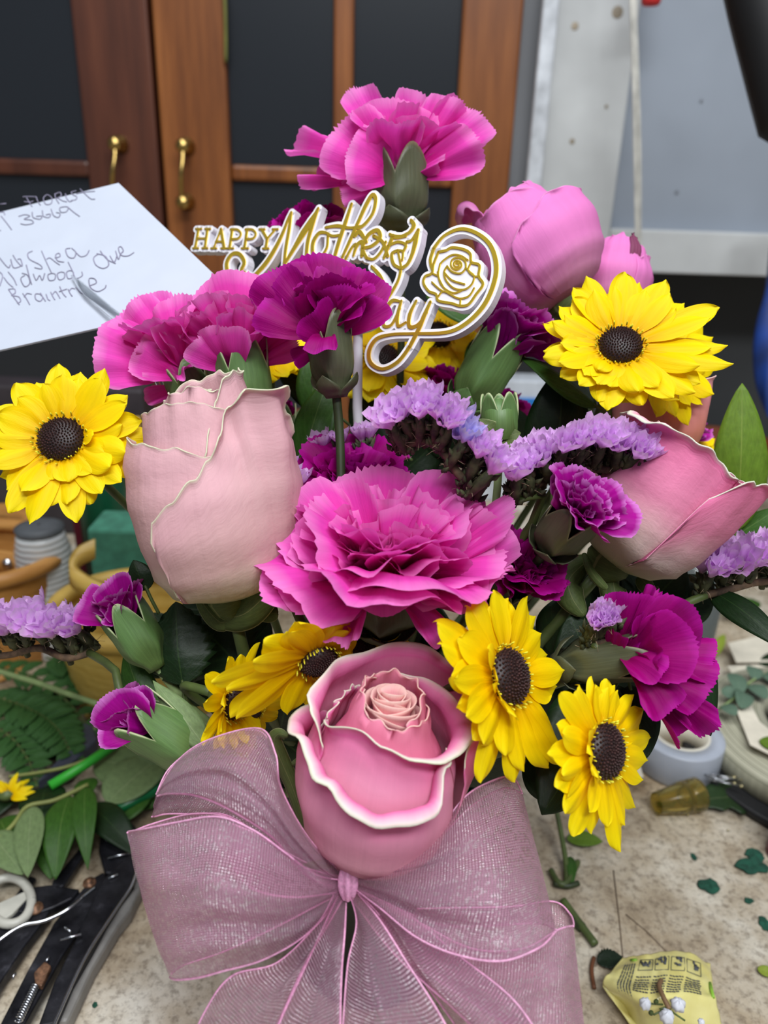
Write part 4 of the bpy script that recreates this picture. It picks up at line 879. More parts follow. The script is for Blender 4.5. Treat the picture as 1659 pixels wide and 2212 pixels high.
def statice(name, label, path, z, rows, r, up, seed, stem_pts=None, bl=.008, blue=(), spread=.5, group=None):
    rnd = random.Random(seed); pts = [P(px, py, zz) for px, py, zz in path]
    root = thing(name, label, 'flower', pts[0], group); c = cat(pts, 10); N = len(c)
    k = 0
    cnt = max(3, int(sum((c[i + 1] - c[i]).length for i in range(N - 1)) / (r * 1.0)))
    br = MB(); hr = MB()
    for i in range(cnt + 1):
        q = c[min(N - 1, int(i / cnt * (N - 1)))]
        uu = camdir(*up(i / cnt))
        for j in range(rows):
            off = (j - (rows - 1) / 2)
            d = (uu - FW * (0.55 * (rows - 1 - j) / max(1, rows - 1) + .12) + RT * rnd.uniform(-.35, .35) + V((rnd.uniform(-.2, .2),) * 3)).normalized()
            cc = q + FW * (off * r * .95) + uu * rnd.uniform(-.001, .0015) - uu * .5 * r * (rows - 1 - j) * spread
            floret(root, cc, d, r * rnd.uniform(.88, 1.15), LILB if (k in blue) else LIL, seed * 100 + k); k += 1
            b0 = cc - d * bl * rnd.uniform(.7, 1.1)
            br.tube([b0, cc - d * .3 * bl, cc + d * r * .45], [.0012, .0021, .0013], 6)
            for m in range(3):
                a2 = cc - d * bl * rnd.uniform(0, 1); e = V((rnd.uniform(-1, 1), rnd.uniform(-1, 1), rnd.uniform(-1, 1))).normalized()
                br.tube([a2, a2 + e * .0012 + d * .0022, a2 + e * .0026 + d * .0052], [.0012, .0009, .0001], 5)
            for m in range(9):
                a2 = cc - d * bl * rnd.uniform(.05, 1.0) + RT * rnd.uniform(-.0025, .0025); e = (RT * rnd.uniform(-1, 1) - FW * rnd.uniform(-.4, 1) + uu * rnd.uniform(.1, .9)).normalized()
                br.tube([a2, a2 + e * .0018, a2 + e * .0036 + uu * .0008], [.0006, .0011, .0001], 5)
            for m in range(7):
                a2 = cc - d * bl * rnd.uniform(0, 1); e = V((rnd.uniform(-1, 1), rnd.uniform(-1, 1), rnd.uniform(-.6, 1))).normalized()
                hr.tube([a2, a2 + e * .0030 + d * .0005, a2 + e * .0048 + V((0, 0, rnd.uniform(-.001, .001)))], [.00009, .00008, .00005], 4)
    bo = br.build('bract', BRACT, root)
    h = hr.build('hair', HAIR, root); h['kind'] = 'stuff'
    cc = [p - camdir(*up(i / (N - 1))) * bl * .8 for i, p in enumerate(c)]
    MB().tube(cc, .0015, 8).build('flower_stalk', BRACTB, root)
    if stem_pts: stem_part(root, STEMG, [cc[-1] if (V(stem_pts[0]) - cc[-1]).length < (V(stem_pts[0]) - cc[0]).length else cc[0]] + list(stem_pts), .0016)
    return root
statice('lilac_statice', 'lilac statice arching above the big pink carnation with brown hairy bracts', [(845, 915, .272), (900, 890, .268), (960, 905, .266), (1010, 960, .266), (1062, 1010, .266)], .27, 3, .0060, lambda t: (-.35 + .9 * t, .85, .4), 3, [P(990, 1080, .285), MOUTH], .013, blue=(15, 16, 17))
statice('lilac_statice', 'long lilac statice running right behind the small magenta carnation', [(1110, 1030, .274), (1170, 990, .276), (1250, 965, .278), (1330, 965, .280), (1390, 985, .280)], .27, 3, .0058, lambda t: (-.2 + .5 * t, .9, .35), 5, [P(1150, 1130, .285), MOUTH], .011)
statice('lilac_statice', 'blurred lilac statice reaching to the right edge below the rosy rose', [(1525, 1240, .300), (1580, 1228, .305), (1630, 1215, .31), (1690, 1210, .315)], .3, 2, .0068, lambda t: (-.1, .9, .3), 6, [P(1470, 1310, .30), P(1370, 1370, .295), MOUTH], .011)
statice('lilac_statice', 'dim lilac statice spreading to the left edge below the opening bud', [(180, 1360, .310), (130, 1370, .31), (70, 1350, .315), (10, 1365, .32), (-50, 1370, .32)], .3, 2, .0068, lambda t: (-.1, .9, .3), 7, [P(250, 1450, .30), P(330, 1560, .295), MOUTH], .013)
statice('lilac_statice', 'single lilac statice floret pair left of the drooping magenta carnation', [(1285, 1345, .268), (1318, 1342, .268)], .27, 2, .0044, lambda t: (0, .9, .4), 8, [P(1250, 1460, .28), MOUTH], .010)
statice('lilac_statice', 'pale statice florets peeping over the round magenta carnation', [(700, 975, .318), (770, 965, .316), (800, 960, .316)], .27, 1, .0050, lambda t: (-.1, .9, .3), 9, None, .009)
statice('lilac_statice', 'pale statice floret squeezed between blush rose and round magenta carnation', [(625, 1030, .302), (640, 1060, .300)], .27, 1, .0050, lambda t: (-.1, .9, .3), 10, None, .009)

# ---------------------------------------------------------------- foliage of the bouquet
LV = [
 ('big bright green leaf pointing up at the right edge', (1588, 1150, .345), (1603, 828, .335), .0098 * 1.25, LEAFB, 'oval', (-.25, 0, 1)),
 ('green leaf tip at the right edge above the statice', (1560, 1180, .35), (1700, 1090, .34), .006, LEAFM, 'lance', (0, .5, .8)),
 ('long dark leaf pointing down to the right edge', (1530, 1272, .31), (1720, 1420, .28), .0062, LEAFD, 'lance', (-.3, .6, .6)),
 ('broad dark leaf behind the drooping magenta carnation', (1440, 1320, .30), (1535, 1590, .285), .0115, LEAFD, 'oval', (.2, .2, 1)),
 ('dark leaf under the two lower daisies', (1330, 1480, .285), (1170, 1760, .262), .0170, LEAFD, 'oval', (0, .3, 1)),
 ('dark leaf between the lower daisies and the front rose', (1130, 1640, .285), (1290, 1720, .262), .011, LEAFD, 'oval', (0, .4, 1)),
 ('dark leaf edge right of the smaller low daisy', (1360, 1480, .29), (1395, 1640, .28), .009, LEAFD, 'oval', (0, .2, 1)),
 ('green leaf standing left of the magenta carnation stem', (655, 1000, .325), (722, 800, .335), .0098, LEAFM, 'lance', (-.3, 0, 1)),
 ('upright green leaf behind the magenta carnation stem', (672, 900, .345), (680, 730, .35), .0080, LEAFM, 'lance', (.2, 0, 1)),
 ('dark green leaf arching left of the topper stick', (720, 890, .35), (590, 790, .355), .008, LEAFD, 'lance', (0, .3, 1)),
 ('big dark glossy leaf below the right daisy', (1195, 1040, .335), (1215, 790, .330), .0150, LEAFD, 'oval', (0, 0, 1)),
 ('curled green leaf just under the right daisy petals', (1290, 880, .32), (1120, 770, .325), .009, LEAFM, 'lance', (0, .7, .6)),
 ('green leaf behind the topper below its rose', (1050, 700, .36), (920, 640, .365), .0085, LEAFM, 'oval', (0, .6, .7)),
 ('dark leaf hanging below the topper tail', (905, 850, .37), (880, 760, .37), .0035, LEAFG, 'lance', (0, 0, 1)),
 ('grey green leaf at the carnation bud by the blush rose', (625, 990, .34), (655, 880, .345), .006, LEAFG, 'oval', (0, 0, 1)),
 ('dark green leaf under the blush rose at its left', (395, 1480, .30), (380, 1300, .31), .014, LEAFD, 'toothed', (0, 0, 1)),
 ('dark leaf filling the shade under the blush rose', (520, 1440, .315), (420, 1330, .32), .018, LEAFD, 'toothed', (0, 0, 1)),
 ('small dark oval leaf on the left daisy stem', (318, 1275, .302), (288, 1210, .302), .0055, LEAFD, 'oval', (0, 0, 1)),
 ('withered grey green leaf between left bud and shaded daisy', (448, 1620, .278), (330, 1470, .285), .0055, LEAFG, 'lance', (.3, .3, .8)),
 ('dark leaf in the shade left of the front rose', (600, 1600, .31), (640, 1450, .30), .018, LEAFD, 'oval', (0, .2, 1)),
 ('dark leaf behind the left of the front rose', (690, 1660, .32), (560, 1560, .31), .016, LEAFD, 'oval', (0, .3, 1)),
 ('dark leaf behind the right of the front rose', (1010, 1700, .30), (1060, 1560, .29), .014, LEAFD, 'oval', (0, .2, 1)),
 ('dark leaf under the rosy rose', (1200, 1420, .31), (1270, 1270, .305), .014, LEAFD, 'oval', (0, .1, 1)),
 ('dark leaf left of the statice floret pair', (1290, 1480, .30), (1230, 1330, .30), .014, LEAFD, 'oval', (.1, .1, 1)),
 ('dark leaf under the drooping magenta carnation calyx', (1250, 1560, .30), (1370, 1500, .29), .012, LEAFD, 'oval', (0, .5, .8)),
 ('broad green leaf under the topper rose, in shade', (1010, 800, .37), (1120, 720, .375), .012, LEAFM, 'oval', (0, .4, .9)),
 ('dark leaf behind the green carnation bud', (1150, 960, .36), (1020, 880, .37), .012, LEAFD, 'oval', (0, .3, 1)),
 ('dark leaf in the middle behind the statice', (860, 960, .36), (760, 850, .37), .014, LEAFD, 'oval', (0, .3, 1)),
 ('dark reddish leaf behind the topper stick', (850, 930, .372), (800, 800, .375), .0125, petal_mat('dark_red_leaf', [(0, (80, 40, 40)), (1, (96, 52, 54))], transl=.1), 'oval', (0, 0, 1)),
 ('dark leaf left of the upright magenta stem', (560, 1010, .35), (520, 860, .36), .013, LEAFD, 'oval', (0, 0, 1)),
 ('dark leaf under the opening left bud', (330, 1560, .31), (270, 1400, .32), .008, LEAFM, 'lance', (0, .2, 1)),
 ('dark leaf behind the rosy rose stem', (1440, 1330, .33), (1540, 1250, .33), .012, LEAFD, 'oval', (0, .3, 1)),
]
for k, (lb, b_, t_, w_, m_, shp, nn) in enumerate(LV):
    leaf('bouquet_leaf', lb, P(*b_), P(*t_), w_, m_, nrm=camdir(*nn), seed=k, shape=shp, bend=.08, fold=-.2, stalk=.01)

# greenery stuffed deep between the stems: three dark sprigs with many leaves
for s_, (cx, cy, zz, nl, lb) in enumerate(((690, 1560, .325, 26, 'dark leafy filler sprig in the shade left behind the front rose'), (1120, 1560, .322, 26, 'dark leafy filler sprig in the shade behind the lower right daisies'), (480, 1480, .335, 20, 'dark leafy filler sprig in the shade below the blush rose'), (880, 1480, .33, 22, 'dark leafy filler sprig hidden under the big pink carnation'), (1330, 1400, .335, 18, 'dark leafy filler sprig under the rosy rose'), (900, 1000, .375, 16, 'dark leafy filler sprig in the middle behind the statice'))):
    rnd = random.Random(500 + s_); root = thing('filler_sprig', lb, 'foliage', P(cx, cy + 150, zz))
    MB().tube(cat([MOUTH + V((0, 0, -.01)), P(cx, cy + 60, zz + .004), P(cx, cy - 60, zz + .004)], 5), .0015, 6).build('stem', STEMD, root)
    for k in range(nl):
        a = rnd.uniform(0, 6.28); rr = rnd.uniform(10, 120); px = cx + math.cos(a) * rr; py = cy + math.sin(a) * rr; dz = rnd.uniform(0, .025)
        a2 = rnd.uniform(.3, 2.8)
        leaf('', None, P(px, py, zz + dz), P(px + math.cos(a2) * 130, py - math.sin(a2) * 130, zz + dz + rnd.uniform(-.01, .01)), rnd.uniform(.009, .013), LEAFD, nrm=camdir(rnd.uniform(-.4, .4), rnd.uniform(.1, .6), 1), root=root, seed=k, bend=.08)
# ================================================================ vase, bow, topper, envelope
vs_ = thing('vase', 'dark green vase wrapped behind the pink bow under the flowers', 'vase', VASE)
MB().lathe(VASE, (0, 0, 1), [(.001, 0), (.036, 0), (.038, .006), (.040, .06), (.046, .115), (.050, .128), (.047, .128), (.043, .115), (.036, .05), (.001, .03)], 48).build('body', plain('dark_green_vase', (16, 30, 22), rough=.35), vs_)
fo_ = MB().lathe(VASE, (0, 0, 1), [(.001, .04), (.036, .05), (.044, .118), (.040, .135), (.02, .142), (.001, .143)], 32).build('floral_foam', plain('dark_floral_foam', (14, 34, 24), rough=.9, bump=.0005), vs_)

org = NT('pink_organza')
if True:
    n = org
    tc = n.new('ShaderNodeTexCoord'); sp = n.new('ShaderNodeSeparateXYZ'); n.link(tc.outputs['UV'], sp.inputs[0])
    SC = 1.0
    def thread(sock, pitch):
        s_ = n.math('MULTIPLY', sock, 2 * PI / pitch)
        return n.math('ADD', n.math('MULTIPLY', n.math('SINE', s_), 0.5), 0.5)
    wa = thread(sp.outputs[0], .00095); we = thread(sp.outputs[1], .00075)
    weave = n.math('MULTIPLY', wa, we)
    # selvedge edge: v stored in metres from 0 to width, third attribute via vertex colour
    at = n.new('ShaderNodeAttribute'); at.attribute_name = 'edge'
    edge = at.outputs['Fac']
    wn = n.new('ShaderNodeTexVoronoi'); wn.inputs['Scale'].default_value = 1100.0; n.link(tc.outputs['UV'], wn.inputs['Vector'])
    rv = n.new('ShaderNodeSeparateXYZ'); n.link(wn.outputs['Color'], rv.inputs[0])
    glint = n.math('GREATER_THAN', rv.outputs[0], 0.72)
    cc = n.mix(n.math('MULTIPLY', weave, 0.9), (218, 162, 192), (250, 230, 240))
    cc = n.mix(edge, cc, (220, 156, 192))
    n.link(cc, n.b.inputs['Base Color'])
    n.b.inputs['Metallic'].default_value = 0.3; n.b.inputs['Roughness'].default_value = 0.34
    n.b.inputs['Specular IOR Level'].default_value = 0.9; n.b.inputs['Sheen Weight'].default_value = 0.3
    hh = n.math('ADD', weave, n.math('MULTIPLY', rv.outputs[1], 0.55))
    nb = n.bump(hh, 0.9, 0.00030)
    tp = n.new('ShaderNodeBsdfTransparent'); tp.inputs[0].default_value = (0.97, 0.86, 0.93, 1)
    tl = n.new('ShaderNodeBsdfTranslucent'); tl.inputs[0].default_value = lin((216, 140, 186))
    m1 = n.new('ShaderNodeMixShader'); m1.inputs[0].default_value = 0.38; n.link(n.b.outputs[0], m1.inputs[1]); n.link(tl.outputs[0], m1.inputs[2])
    gl = n.new('ShaderNodeBsdfGlossy'); gl.inputs['Color'].default_value = (1, .93, .98, 1); gl.inputs['Roughness'].default_value = 0.36; n.link(nb, gl.inputs['Normal'])
    m2 = n.new('ShaderNodeMixShader'); n.link(n.math('MULTIPLY', glint, n.math('ADD', n.math('MULTIPLY', weave, .55), .42)), m2.inputs[0]); n.link(m1.outputs[0], m2.inputs[1]); n.link(gl.outputs[0], m2.inputs[2])
    al = n.math('ADD', n.math('MULTIPLY', n.math('MAXIMUM', wa, we), 0.34), 0.24)
    al = n.math('ADD', al, n.math('MULTIPLY', weave, 0.12))
    al = n.math('MAXIMUM', al, n.math('MULTIPLY', edge, 0.92))
    m3 = n.new('ShaderNodeMixShader'); n.link(al, m3.inputs[0]); n.link(tp.outputs[0], m3.inputs[1]); n.link(m2.outputs[0], m3.inputs[2])
    n.link(m3.outputs[0], n.out.inputs['Surface'])
ORG = org.m

def crow(ctrl, t):
    m = len(ctrl); x = t * (m - 1); i = min(int(x), m - 2); f = x - i
    p0, p1, p2, p3 = ctrl[max(i - 1, 0)], ctrl[i], ctrl[i + 1], ctrl[min(i + 2, m - 1)]
    return 0.5 * ((2 * p1) + (p2 - p0) * f + (2 * p0 - 5 * p1 + 4 * p2 - p3) * f * f + (3 * p1 - p0 - 3 * p2 + p3) * f ** 3)
def ribbon(root, name, rows, bulge=0.0, ripple=.0006, seed=0, nu=70, nv=40, edges=(1, 1), label=None, pleat=0.0):
    """rows: cross sections of the ribbon, each from one woven edge to the other"""
    rnd = random.Random(seed); R_ = [[P(*q) for q in r] for r in rows]; k = len(R_[0]); p1, p2 = rnd.uniform(0, 6), rnd.uniform(0, 6)
    grid_ = []
    for i in range(nu + 1):
        t = i / nu; cs = [crow([r[j] for r in R_], t) for j in range(k)]
        grid_.append([crow(cs, j / nv) for j in range(nv + 1)])
    vs = []; uv = []; ed = []; L = 0.0
    for i in range(nu + 1):
        mid = grid_[i][nv // 2]
        if i: L += (mid - grid_[i - 1][nv // 2]).length
        wacc = 0.0; lens = [0.0]
        for j in range(nv): wacc += (grid_[i][j + 1] - grid_[i][j]).length; lens.append(wacc)
        for j in range(nv + 1):
            p = grid_[i][j]; s = j / nv; t = i / nu
            h = bulge * math.sin(PI * s) * math.sin(PI * min(1, t * .9 + .05)) + ripple * math.sin(9 * s + 5 * t + p1) + ripple * .7 * math.sin(17 * s - 6 * t + p2)
            fl_ = (1 - t) if pleat >= 0 else t; h += abs(pleat) * (.35 + .65 * fl_) * (math.sin(s * 15 + p1 + 1.5 * t) + .45 * math.sin(s * 31 + p2)) * sm(fl_ if False else min(t, 1 - t), 0, .12)
            vs.append(p - FW * h); uv.append((L, s * 0.062))
            d0 = lens[j]; d1 = wacc - lens[j]; e = 0
            if edges[0] and s < 0.5 / nv * 1.2: e = 1
            if edges[1] and s > 1 - 0.5 / nv * 1.2: e = 1
            ed.append(e)
    fs = [(i * (nv + 1) + j, (i + 1) * (nv + 1) + j, (i + 1) * (nv + 1) + j + 1, i * (nv + 1) + j + 1) for i in range(nu) for j in range(nv)]
    ob = MB().add(vs, fs, uv).build(name, ORG, root)
    ca = ob.data.color_attributes.new('edge', 'FLOAT_COLOR', 'POINT')
    for i, e in enumerate(ed): ca.data[i].color = (e, e, e, 1)
    for sd in (0, 1):
        if edges[sd]:
            j = 0 if sd == 0 else nv
            line = [vs[i * (nv + 1) + j] for i in range(nu + 1)]
            MB().tube(line, .00032, 6).build('selvedge', SELV, ob)
    return ob
SELV = plain('satin_pink_edge', (214, 154, 188), rough=.35, var=.1, scale=900)
bow = thing('ribbon_bow', 'big sheer sparkling pink organza bow tied in front under the rose', 'bow', P(748, 1905, .250))
K = .250
# upper left loop, front and back leaf
ribbon(bow, 'loop', [[(738, 1885, K), (735, 1900, K), (730, 1912, K)], [(665, 1805, .243), (690, 1860, .238), (700, 1915, .240)], [(608, 1700, .243), (630, 1790, .232), (645, 1882, .236)], [(596, 1625, .247), (580, 1720, .232), (585, 1812, .234)], [(560, 1572, .255), (500, 1660, .236), (492, 1752, .236)], [(450, 1598, .260), (420, 1660, .243), (420, 1722, .240)], [(382, 1645, .262), (360, 1690, .250), (366, 1717, .244)], [(338, 1715, .262), (338, 1717, .256), (340, 1719, .250)]], bulge=.002, seed=1, label=None, pleat=.0017)
ribbon(bow, 'loop', [[(740, 1885, K + .004), (730, 1912, K + .004)], [(665, 1808, .266), (690, 1915, .258)], [(606, 1700, .272), (620, 1850, .262)], [(592, 1625, .276), (500, 1765, .266)], [(555, 1576, .278), (420, 1760, .268)], [(450, 1600, .276), (360, 1760, .268)], [(370, 1655, .272), (335, 1765, .266)], [(336, 1718, .264), (328, 1764, .264)]], seed=2, pleat=.0015)
# middle left loop
ribbon(bow, 'loop', [[(742, 1900, K), (738, 1915, K), (735, 1930, K)], [(680, 1880, .240), (690, 1940, .232), (700, 1985, .238)], [(620, 1838, .234), (620, 1960, .222), (640, 2040, .230)], [(548, 1790, .232), (530, 1950, .216), (560, 2082, .225)], [(470, 1764, .232), (450, 1940, .216), (480, 2102, .222)], [(380, 1778, .236), (390, 1950, .222), (430, 2113, .223)], [(310, 1792, .242), (335, 1955, .232), (380, 2116, .228)], [(276, 1797, .252), (312, 1960, .242), (368, 2108, .238)]], bulge=.002, seed=3, pleat=.0017)
ribbon(bow, 'loop', [[(276, 1797, .252), (312, 1960, .244), (368, 2108, .240)], [(330, 1776, .262), (350, 1940, .258), (400, 2090, .252)], [(420, 1756, .266), (430, 1930, .262), (480, 2060, .256)], [(500, 1768, .266), (520, 1900, .262), (560, 2020, .256)], [(600, 1830, .262), (620, 1900, .258), (640, 1980, .254)], [(742, 1900, K + .004), (738, 1915, K + .004), (735, 1930, K + .004)]], seed=4, pleat=.0015)
ribbon(bow, 'inner_loop', [[(742, 1898, K + .002), (735, 1925, K)], [(650, 1872, .240), (640, 1935, .236)], [(580, 1812, .236), (560, 1925, .230)], [(520, 1785, .236), (515, 1895, .228)], [(497, 1778, .240), (496, 1850, .232)]], seed=5, bulge=.003)
# right loops
ribbon(bow, 'loop', [[(752, 1890, K), (756, 1900, K), (760, 1912, K)], [(850, 1855, .246), (835, 1900, .236), (820, 1955, .236)], [(945, 1795, .246), (930, 1900, .228), (900, 2020, .226)], [(1005, 1722, .250), (1020, 1880, .226), (990, 2062, .220)], [(1055, 1690, .256), (1090, 1870, .228), (1085, 2078, .216)], [(1105, 1678, .260), (1150, 1860, .238), (1165, 2050, .218)], [(1128, 1712, .262), (1168, 1870, .244), (1202, 2012, .226)]], bulge=.002, seed=6, pleat=.0017)
ribbon(bow, 'loop', [[(1128, 1712, .262), (1168, 1870, .248), (1202, 2012, .230)], [(1090, 1700, .270), (1130, 1880, .262), (1150, 2000, .250)], [(1020, 1740, .270), (1030, 1900, .264), (1040, 2000, .256)], [(930, 1820, .262), (930, 1920, .26), (930, 1990, .256)], [(752, 1895, K + .004), (756, 1905, K + .004), (760, 1915, K + .004)]], seed=7, pleat=.0015)
ribbon(bow, 'loop', [[(770, 1920, K + .002), (765, 1935, K), (760, 1945, K)], [(900, 1990, .244), (880, 2030, .236), (850, 2060, .236)], [(1020, 2050, .240), (1000, 2120, .228), (960, 2160, .228)], [(1130, 2050, .236), (1110, 2150, .224), (1070, 2250, .222)], [(1203, 2010, .236), (1205, 2130, .226), (1200, 2280, .218)], [(1238, 2000, .242), (1250, 2110, .234), (1266, 2260, .226)]], seed=8, bulge=.002)
ribbon(bow, 'loop', [[(1238, 2000, .242), (1250, 2110, .236), (1266, 2260, .228)], [(1232, 1975, .250), (1225, 2100, .246), (1230, 2260, .238)], [(1195, 1950, .254), (1180, 2090, .250), (1180, 2240, .244)], [(1100, 1960, .256), (1080, 2080, .254), (1080, 2200, .250)], [(900, 1960, .254), (880, 2010, .254), (860, 2060, .254)]], seed=9, pleat=.0015)
# tails
ribbon(bow, 'tail', [[(728, 1915, K), (738, 1925, K), (744, 1935, K)], [(690, 1990, .240), (700, 2000, .232), (712, 1990, .238)], [(600, 2080, .236), (630, 2100, .226), (660, 2080, .232)], [(500, 2110, .232), (560, 2180, .222), (610, 2190, .226)], [(440, 2190, .230), (500, 2260, .220), (570, 2290, .222)], [(400, 2290, .228), (470, 2340, .218), (540, 2360, .22)]], seed=10, bulge=.002)
ribbon(bow, 'tail', [[(735, 1920, K), (742, 1935, K), (748, 1940, K)], [(700, 2000, .236), (722, 2020, .228), (745, 2010, .232)], [(655, 2100, .230), (690, 2130, .221), (738, 2100, .226)], [(600, 2220, .224), (660, 2240, .215), (735, 2210, .220)], [(560, 2330, .218), (640, 2350, .210), (735, 2330, .215)]], seed=11, bulge=.003)
ribbon(bow, 'tail', [[(748, 1915, K), (758, 1925, K), (768, 1925, K)], [(770, 1990, .238), (790, 2000, .229), (820, 1985, .234)], [(752, 2080, .230), (810, 2100, .219), (880, 2080, .226)], [(742, 2200, .222), (830, 2230, .211), (960, 2210, .218)], [(735, 2320, .216), (840, 2350, .206), (1010, 2330, .212)]], seed=12, bulge=.003)
ribbon(bow, 'tail', [[(755, 1912, K), (765, 1922, K), (775, 1925, K)], [(815, 1970, .244), (850, 1985, .238), (880, 1975, .240)], [(885, 2080, .238), (930, 2100, .228), (985, 2060, .230)], [(985, 2220, .232), (1050, 2220, .222), (1110, 2160, .222)], [(1040, 2320, .228), (1110, 2320, .218), (1190, 2280, .216)]], seed=13, bulge=.002)
kn = MB()
def knf(u, v):
    a = 2 * PI * u; c = P(752, 1905, .247); r = .0030 * (math.sin(PI * (.1 + .8 * v))) ** .6 * (1 + .15 * math.sin(5 * a))
    return c + UP * (.011 * (v - .5)) + RT * math.cos(a) * r - FW * (math.sin(a) * r)
kn.grid(knf, 30, 12); ko = kn.build('knot', SELV, bow)

# ---------------------------------------------------------------- topper
gold = NT('polished_gold'); gold.b.inputs['Base Color'].default_value = lin((255, 216, 72)); gold.b.inputs['Metallic'].default_value = .82; gold.b.inputs['Roughness'].default_value = .3
wht = plain('white_acrylic', (232, 230, 238), rough=.22, var=.02)
TC = P(760, 600, .330); TN = camdir(-.46, .10, .88)
def tz(X, Y): return onplane(400 + X / 2.304, 380 + Y / 2.304, TC, TN)
top = thing('cake_topper', 'white and gold Happy Mothers Day topper standing among the flowers', 'topper', P(772, 860, .335))
txr = TN.cross(V((0, 0, 1))).normalized() * -1
def stroke_poly(mb, pts, wd, dn, lift, seg=5, close=False):
    """flat stroke of the topper with round ends, thickness dn behind the face"""
    c = cat(pts, seg) if len(pts) > 2 else pts
    n_ = len(c)
    if not hasattr(wd, '__len__'): wd = [wd] * len(pts)
    ww = []
    for i in range(n_):
        x = i / (n_ - 1) * (len(wd) - 1); k = min(int(x), len(wd) - 2); ww.append(wd[k] + (wd[k + 1] - wd[k]) * (x - k))
    Lp = []; Rp = []
    for i in range(n_):
        t = c[min(i + 1, n_ - 1)] - c[max(i - 1, 0)]
        if t.length < 1e-7: t = V((1, 0, 0))
        s = TN.cross(t).normalized(); Lp.append(c[i] + s * ww[i]); Rp.append(c[i] - s * ww[i])
    off = TN * lift; vs = []; fs = []
    for i in range(n_): vs += [Lp[i] + off, Rp[i] + off, Lp[i] + off - TN * dn, Rp[i] + off - TN * dn]
    for i in range(n_ - 1):
        a, b = 4 * i, 4 * i + 4
        fs += [(a, a + 1, b + 1, b), (a + 2, b + 2, b + 3, a + 3), (a, b, b + 2, a + 2), (a + 1, a + 3, b + 3, b + 1)]
    mb.add(vs, fs)
    for e, w_ in ((0, ww[0]), (n_ - 1, ww[-1])):
        a = (RT - TN * RT.dot(TN)).normalized(); b = TN.cross(a)
        mb.prism([c[e] + off + (a * math.cos(2 * PI * k / 16) + b * math.sin(2 * PI * k / 16)) * w_ for k in range(16)][::-1], -TN * dn)
G = .000112   # metres per traced unit
STR = []   # (points, half width list in traced units, serif?)
def S(w_, *pts): STR.append((list(pts), w_))
# HAPPY
S(6, (68, 266), (52, 358)); S(6, (113, 266), (100, 358)); S(4, (62, 312), (106, 312))
S(3.5, (54, 264), (84, 264)); S(3.5, (100, 264), (128, 264)); S(3.5, (40, 360), (68, 360)); S(3.5, (86, 360), (114, 360))
S(4, (180, 266), (144, 360)); S(6.5, (180, 266), (196, 360)); S(4, (154, 328), (190, 328)); S(3.5, (130, 361), (158, 361)); S(3.5, (180, 361), (210, 361))
for ox in (0, 74):
    S(6, (236 + ox, 268), (223 + ox, 360)); S(4.5, (228 + ox, 267), (262 + ox, 268), (279 + ox, 288), (266 + ox, 312), (230 + ox, 316)); S(3.5, (208 + ox, 361), (242 + ox, 361))
S(5.5, (384, 268), (410, 314)); S(4, (450, 268), (410, 314)); S(6, (410, 314), (403, 362)); S(3.5, (370, 266), (398, 266)); S(3.5, (436, 266), (464, 266)); S(3.5, (388, 362), (418, 362))
# M with swash
S([5, 8, 8, 8, 8, 9, 8], (300, 482), (282, 470), (296, 430), (272, 390), (234, 392), (208, 440), (222, 520))
S([8, 10, 9, 7, 5, 4], (340, 505), (400, 440), (450, 362), (490, 280), (514, 215), (530, 182))
S([5, 7, 7, 6], (530, 182), (520, 262), (503, 360), (494, 450)); S([5, 9, 14, 13, 8, 5], (494, 445), (545, 360), (590, 285), (630, 225), (652, 188), (664, 162))
S([5, 8, 8, 7], (664, 162), (634, 250), (612, 330), (604, 420))
# o t h e r
S([5, 7, 8, 7, 5, 5, 5], (704, 284), (668, 286), (638, 335), (640, 400), (670, 410), (706, 360), (712, 300)); S(5, (704, 284), (735, 300), (770, 296))
S([5, 8, 8, 7], (830, 140), (802, 225), (770, 320), (745, 405)); S([4, 7, 5, 4], (700, 258), (760, 250), (822, 260), (884, 250))
S([5, 7, 7, 8, 8, 7, 6, 6, 5], (782, 410), (828, 310), (868, 220), (905, 140), (934, 96), (950, 120), (934, 190), (885, 250), (838, 262))
S([4, 7, 7, 6], (838, 400), (858, 345), (884, 332), (880, 400)); S(5, (800, 415), (830, 360), (850, 340))
S([5, 6, 7, 8, 7, 6, 6], (882, 360), (930, 350), (972, 310), (958, 272), (912, 296), (886, 360), (905, 410)); S(5, (905, 410), (940, 415), (975, 380), (1000, 330))
S([6, 9, 5], (846, 300), (870, 280), (905, 330)); S(6, (940, 300), (985, 330), (1010, 400))
# s with the tulip
S([6, 8, 6, 4], (1126, 222), (1140, 248), (1118, 282), (1080, 300)); S([5, 8, 5], (1020, 292), (1050, 305), (1100, 300)); S([8, 6, 5], (1036, 300), (1015, 350), (990, 410))
S([5, 9, 7, 6, 6], (1162, 270), (1148, 330), (1132, 390), (1108, 440), (1076, 462)); S([6, 5, 5], (1162, 270), (1130, 320), (1104, 330)); S(5, (1010, 350), (1060, 330), (1100, 345), (1085, 380))
S([5, 6, 6, 5], (1076, 462), (1040, 440), (1030, 390), (1060, 372)); S(4, (1060, 372), (1085, 378), (1082, 420)); S(4, (1060, 372), (1070, 420), (1078, 462))
S([5, 5, 6, 7, 8, 7], (1076, 464), (1062, 520), (1028, 582), (980, 650), (915, 725), (835, 752))
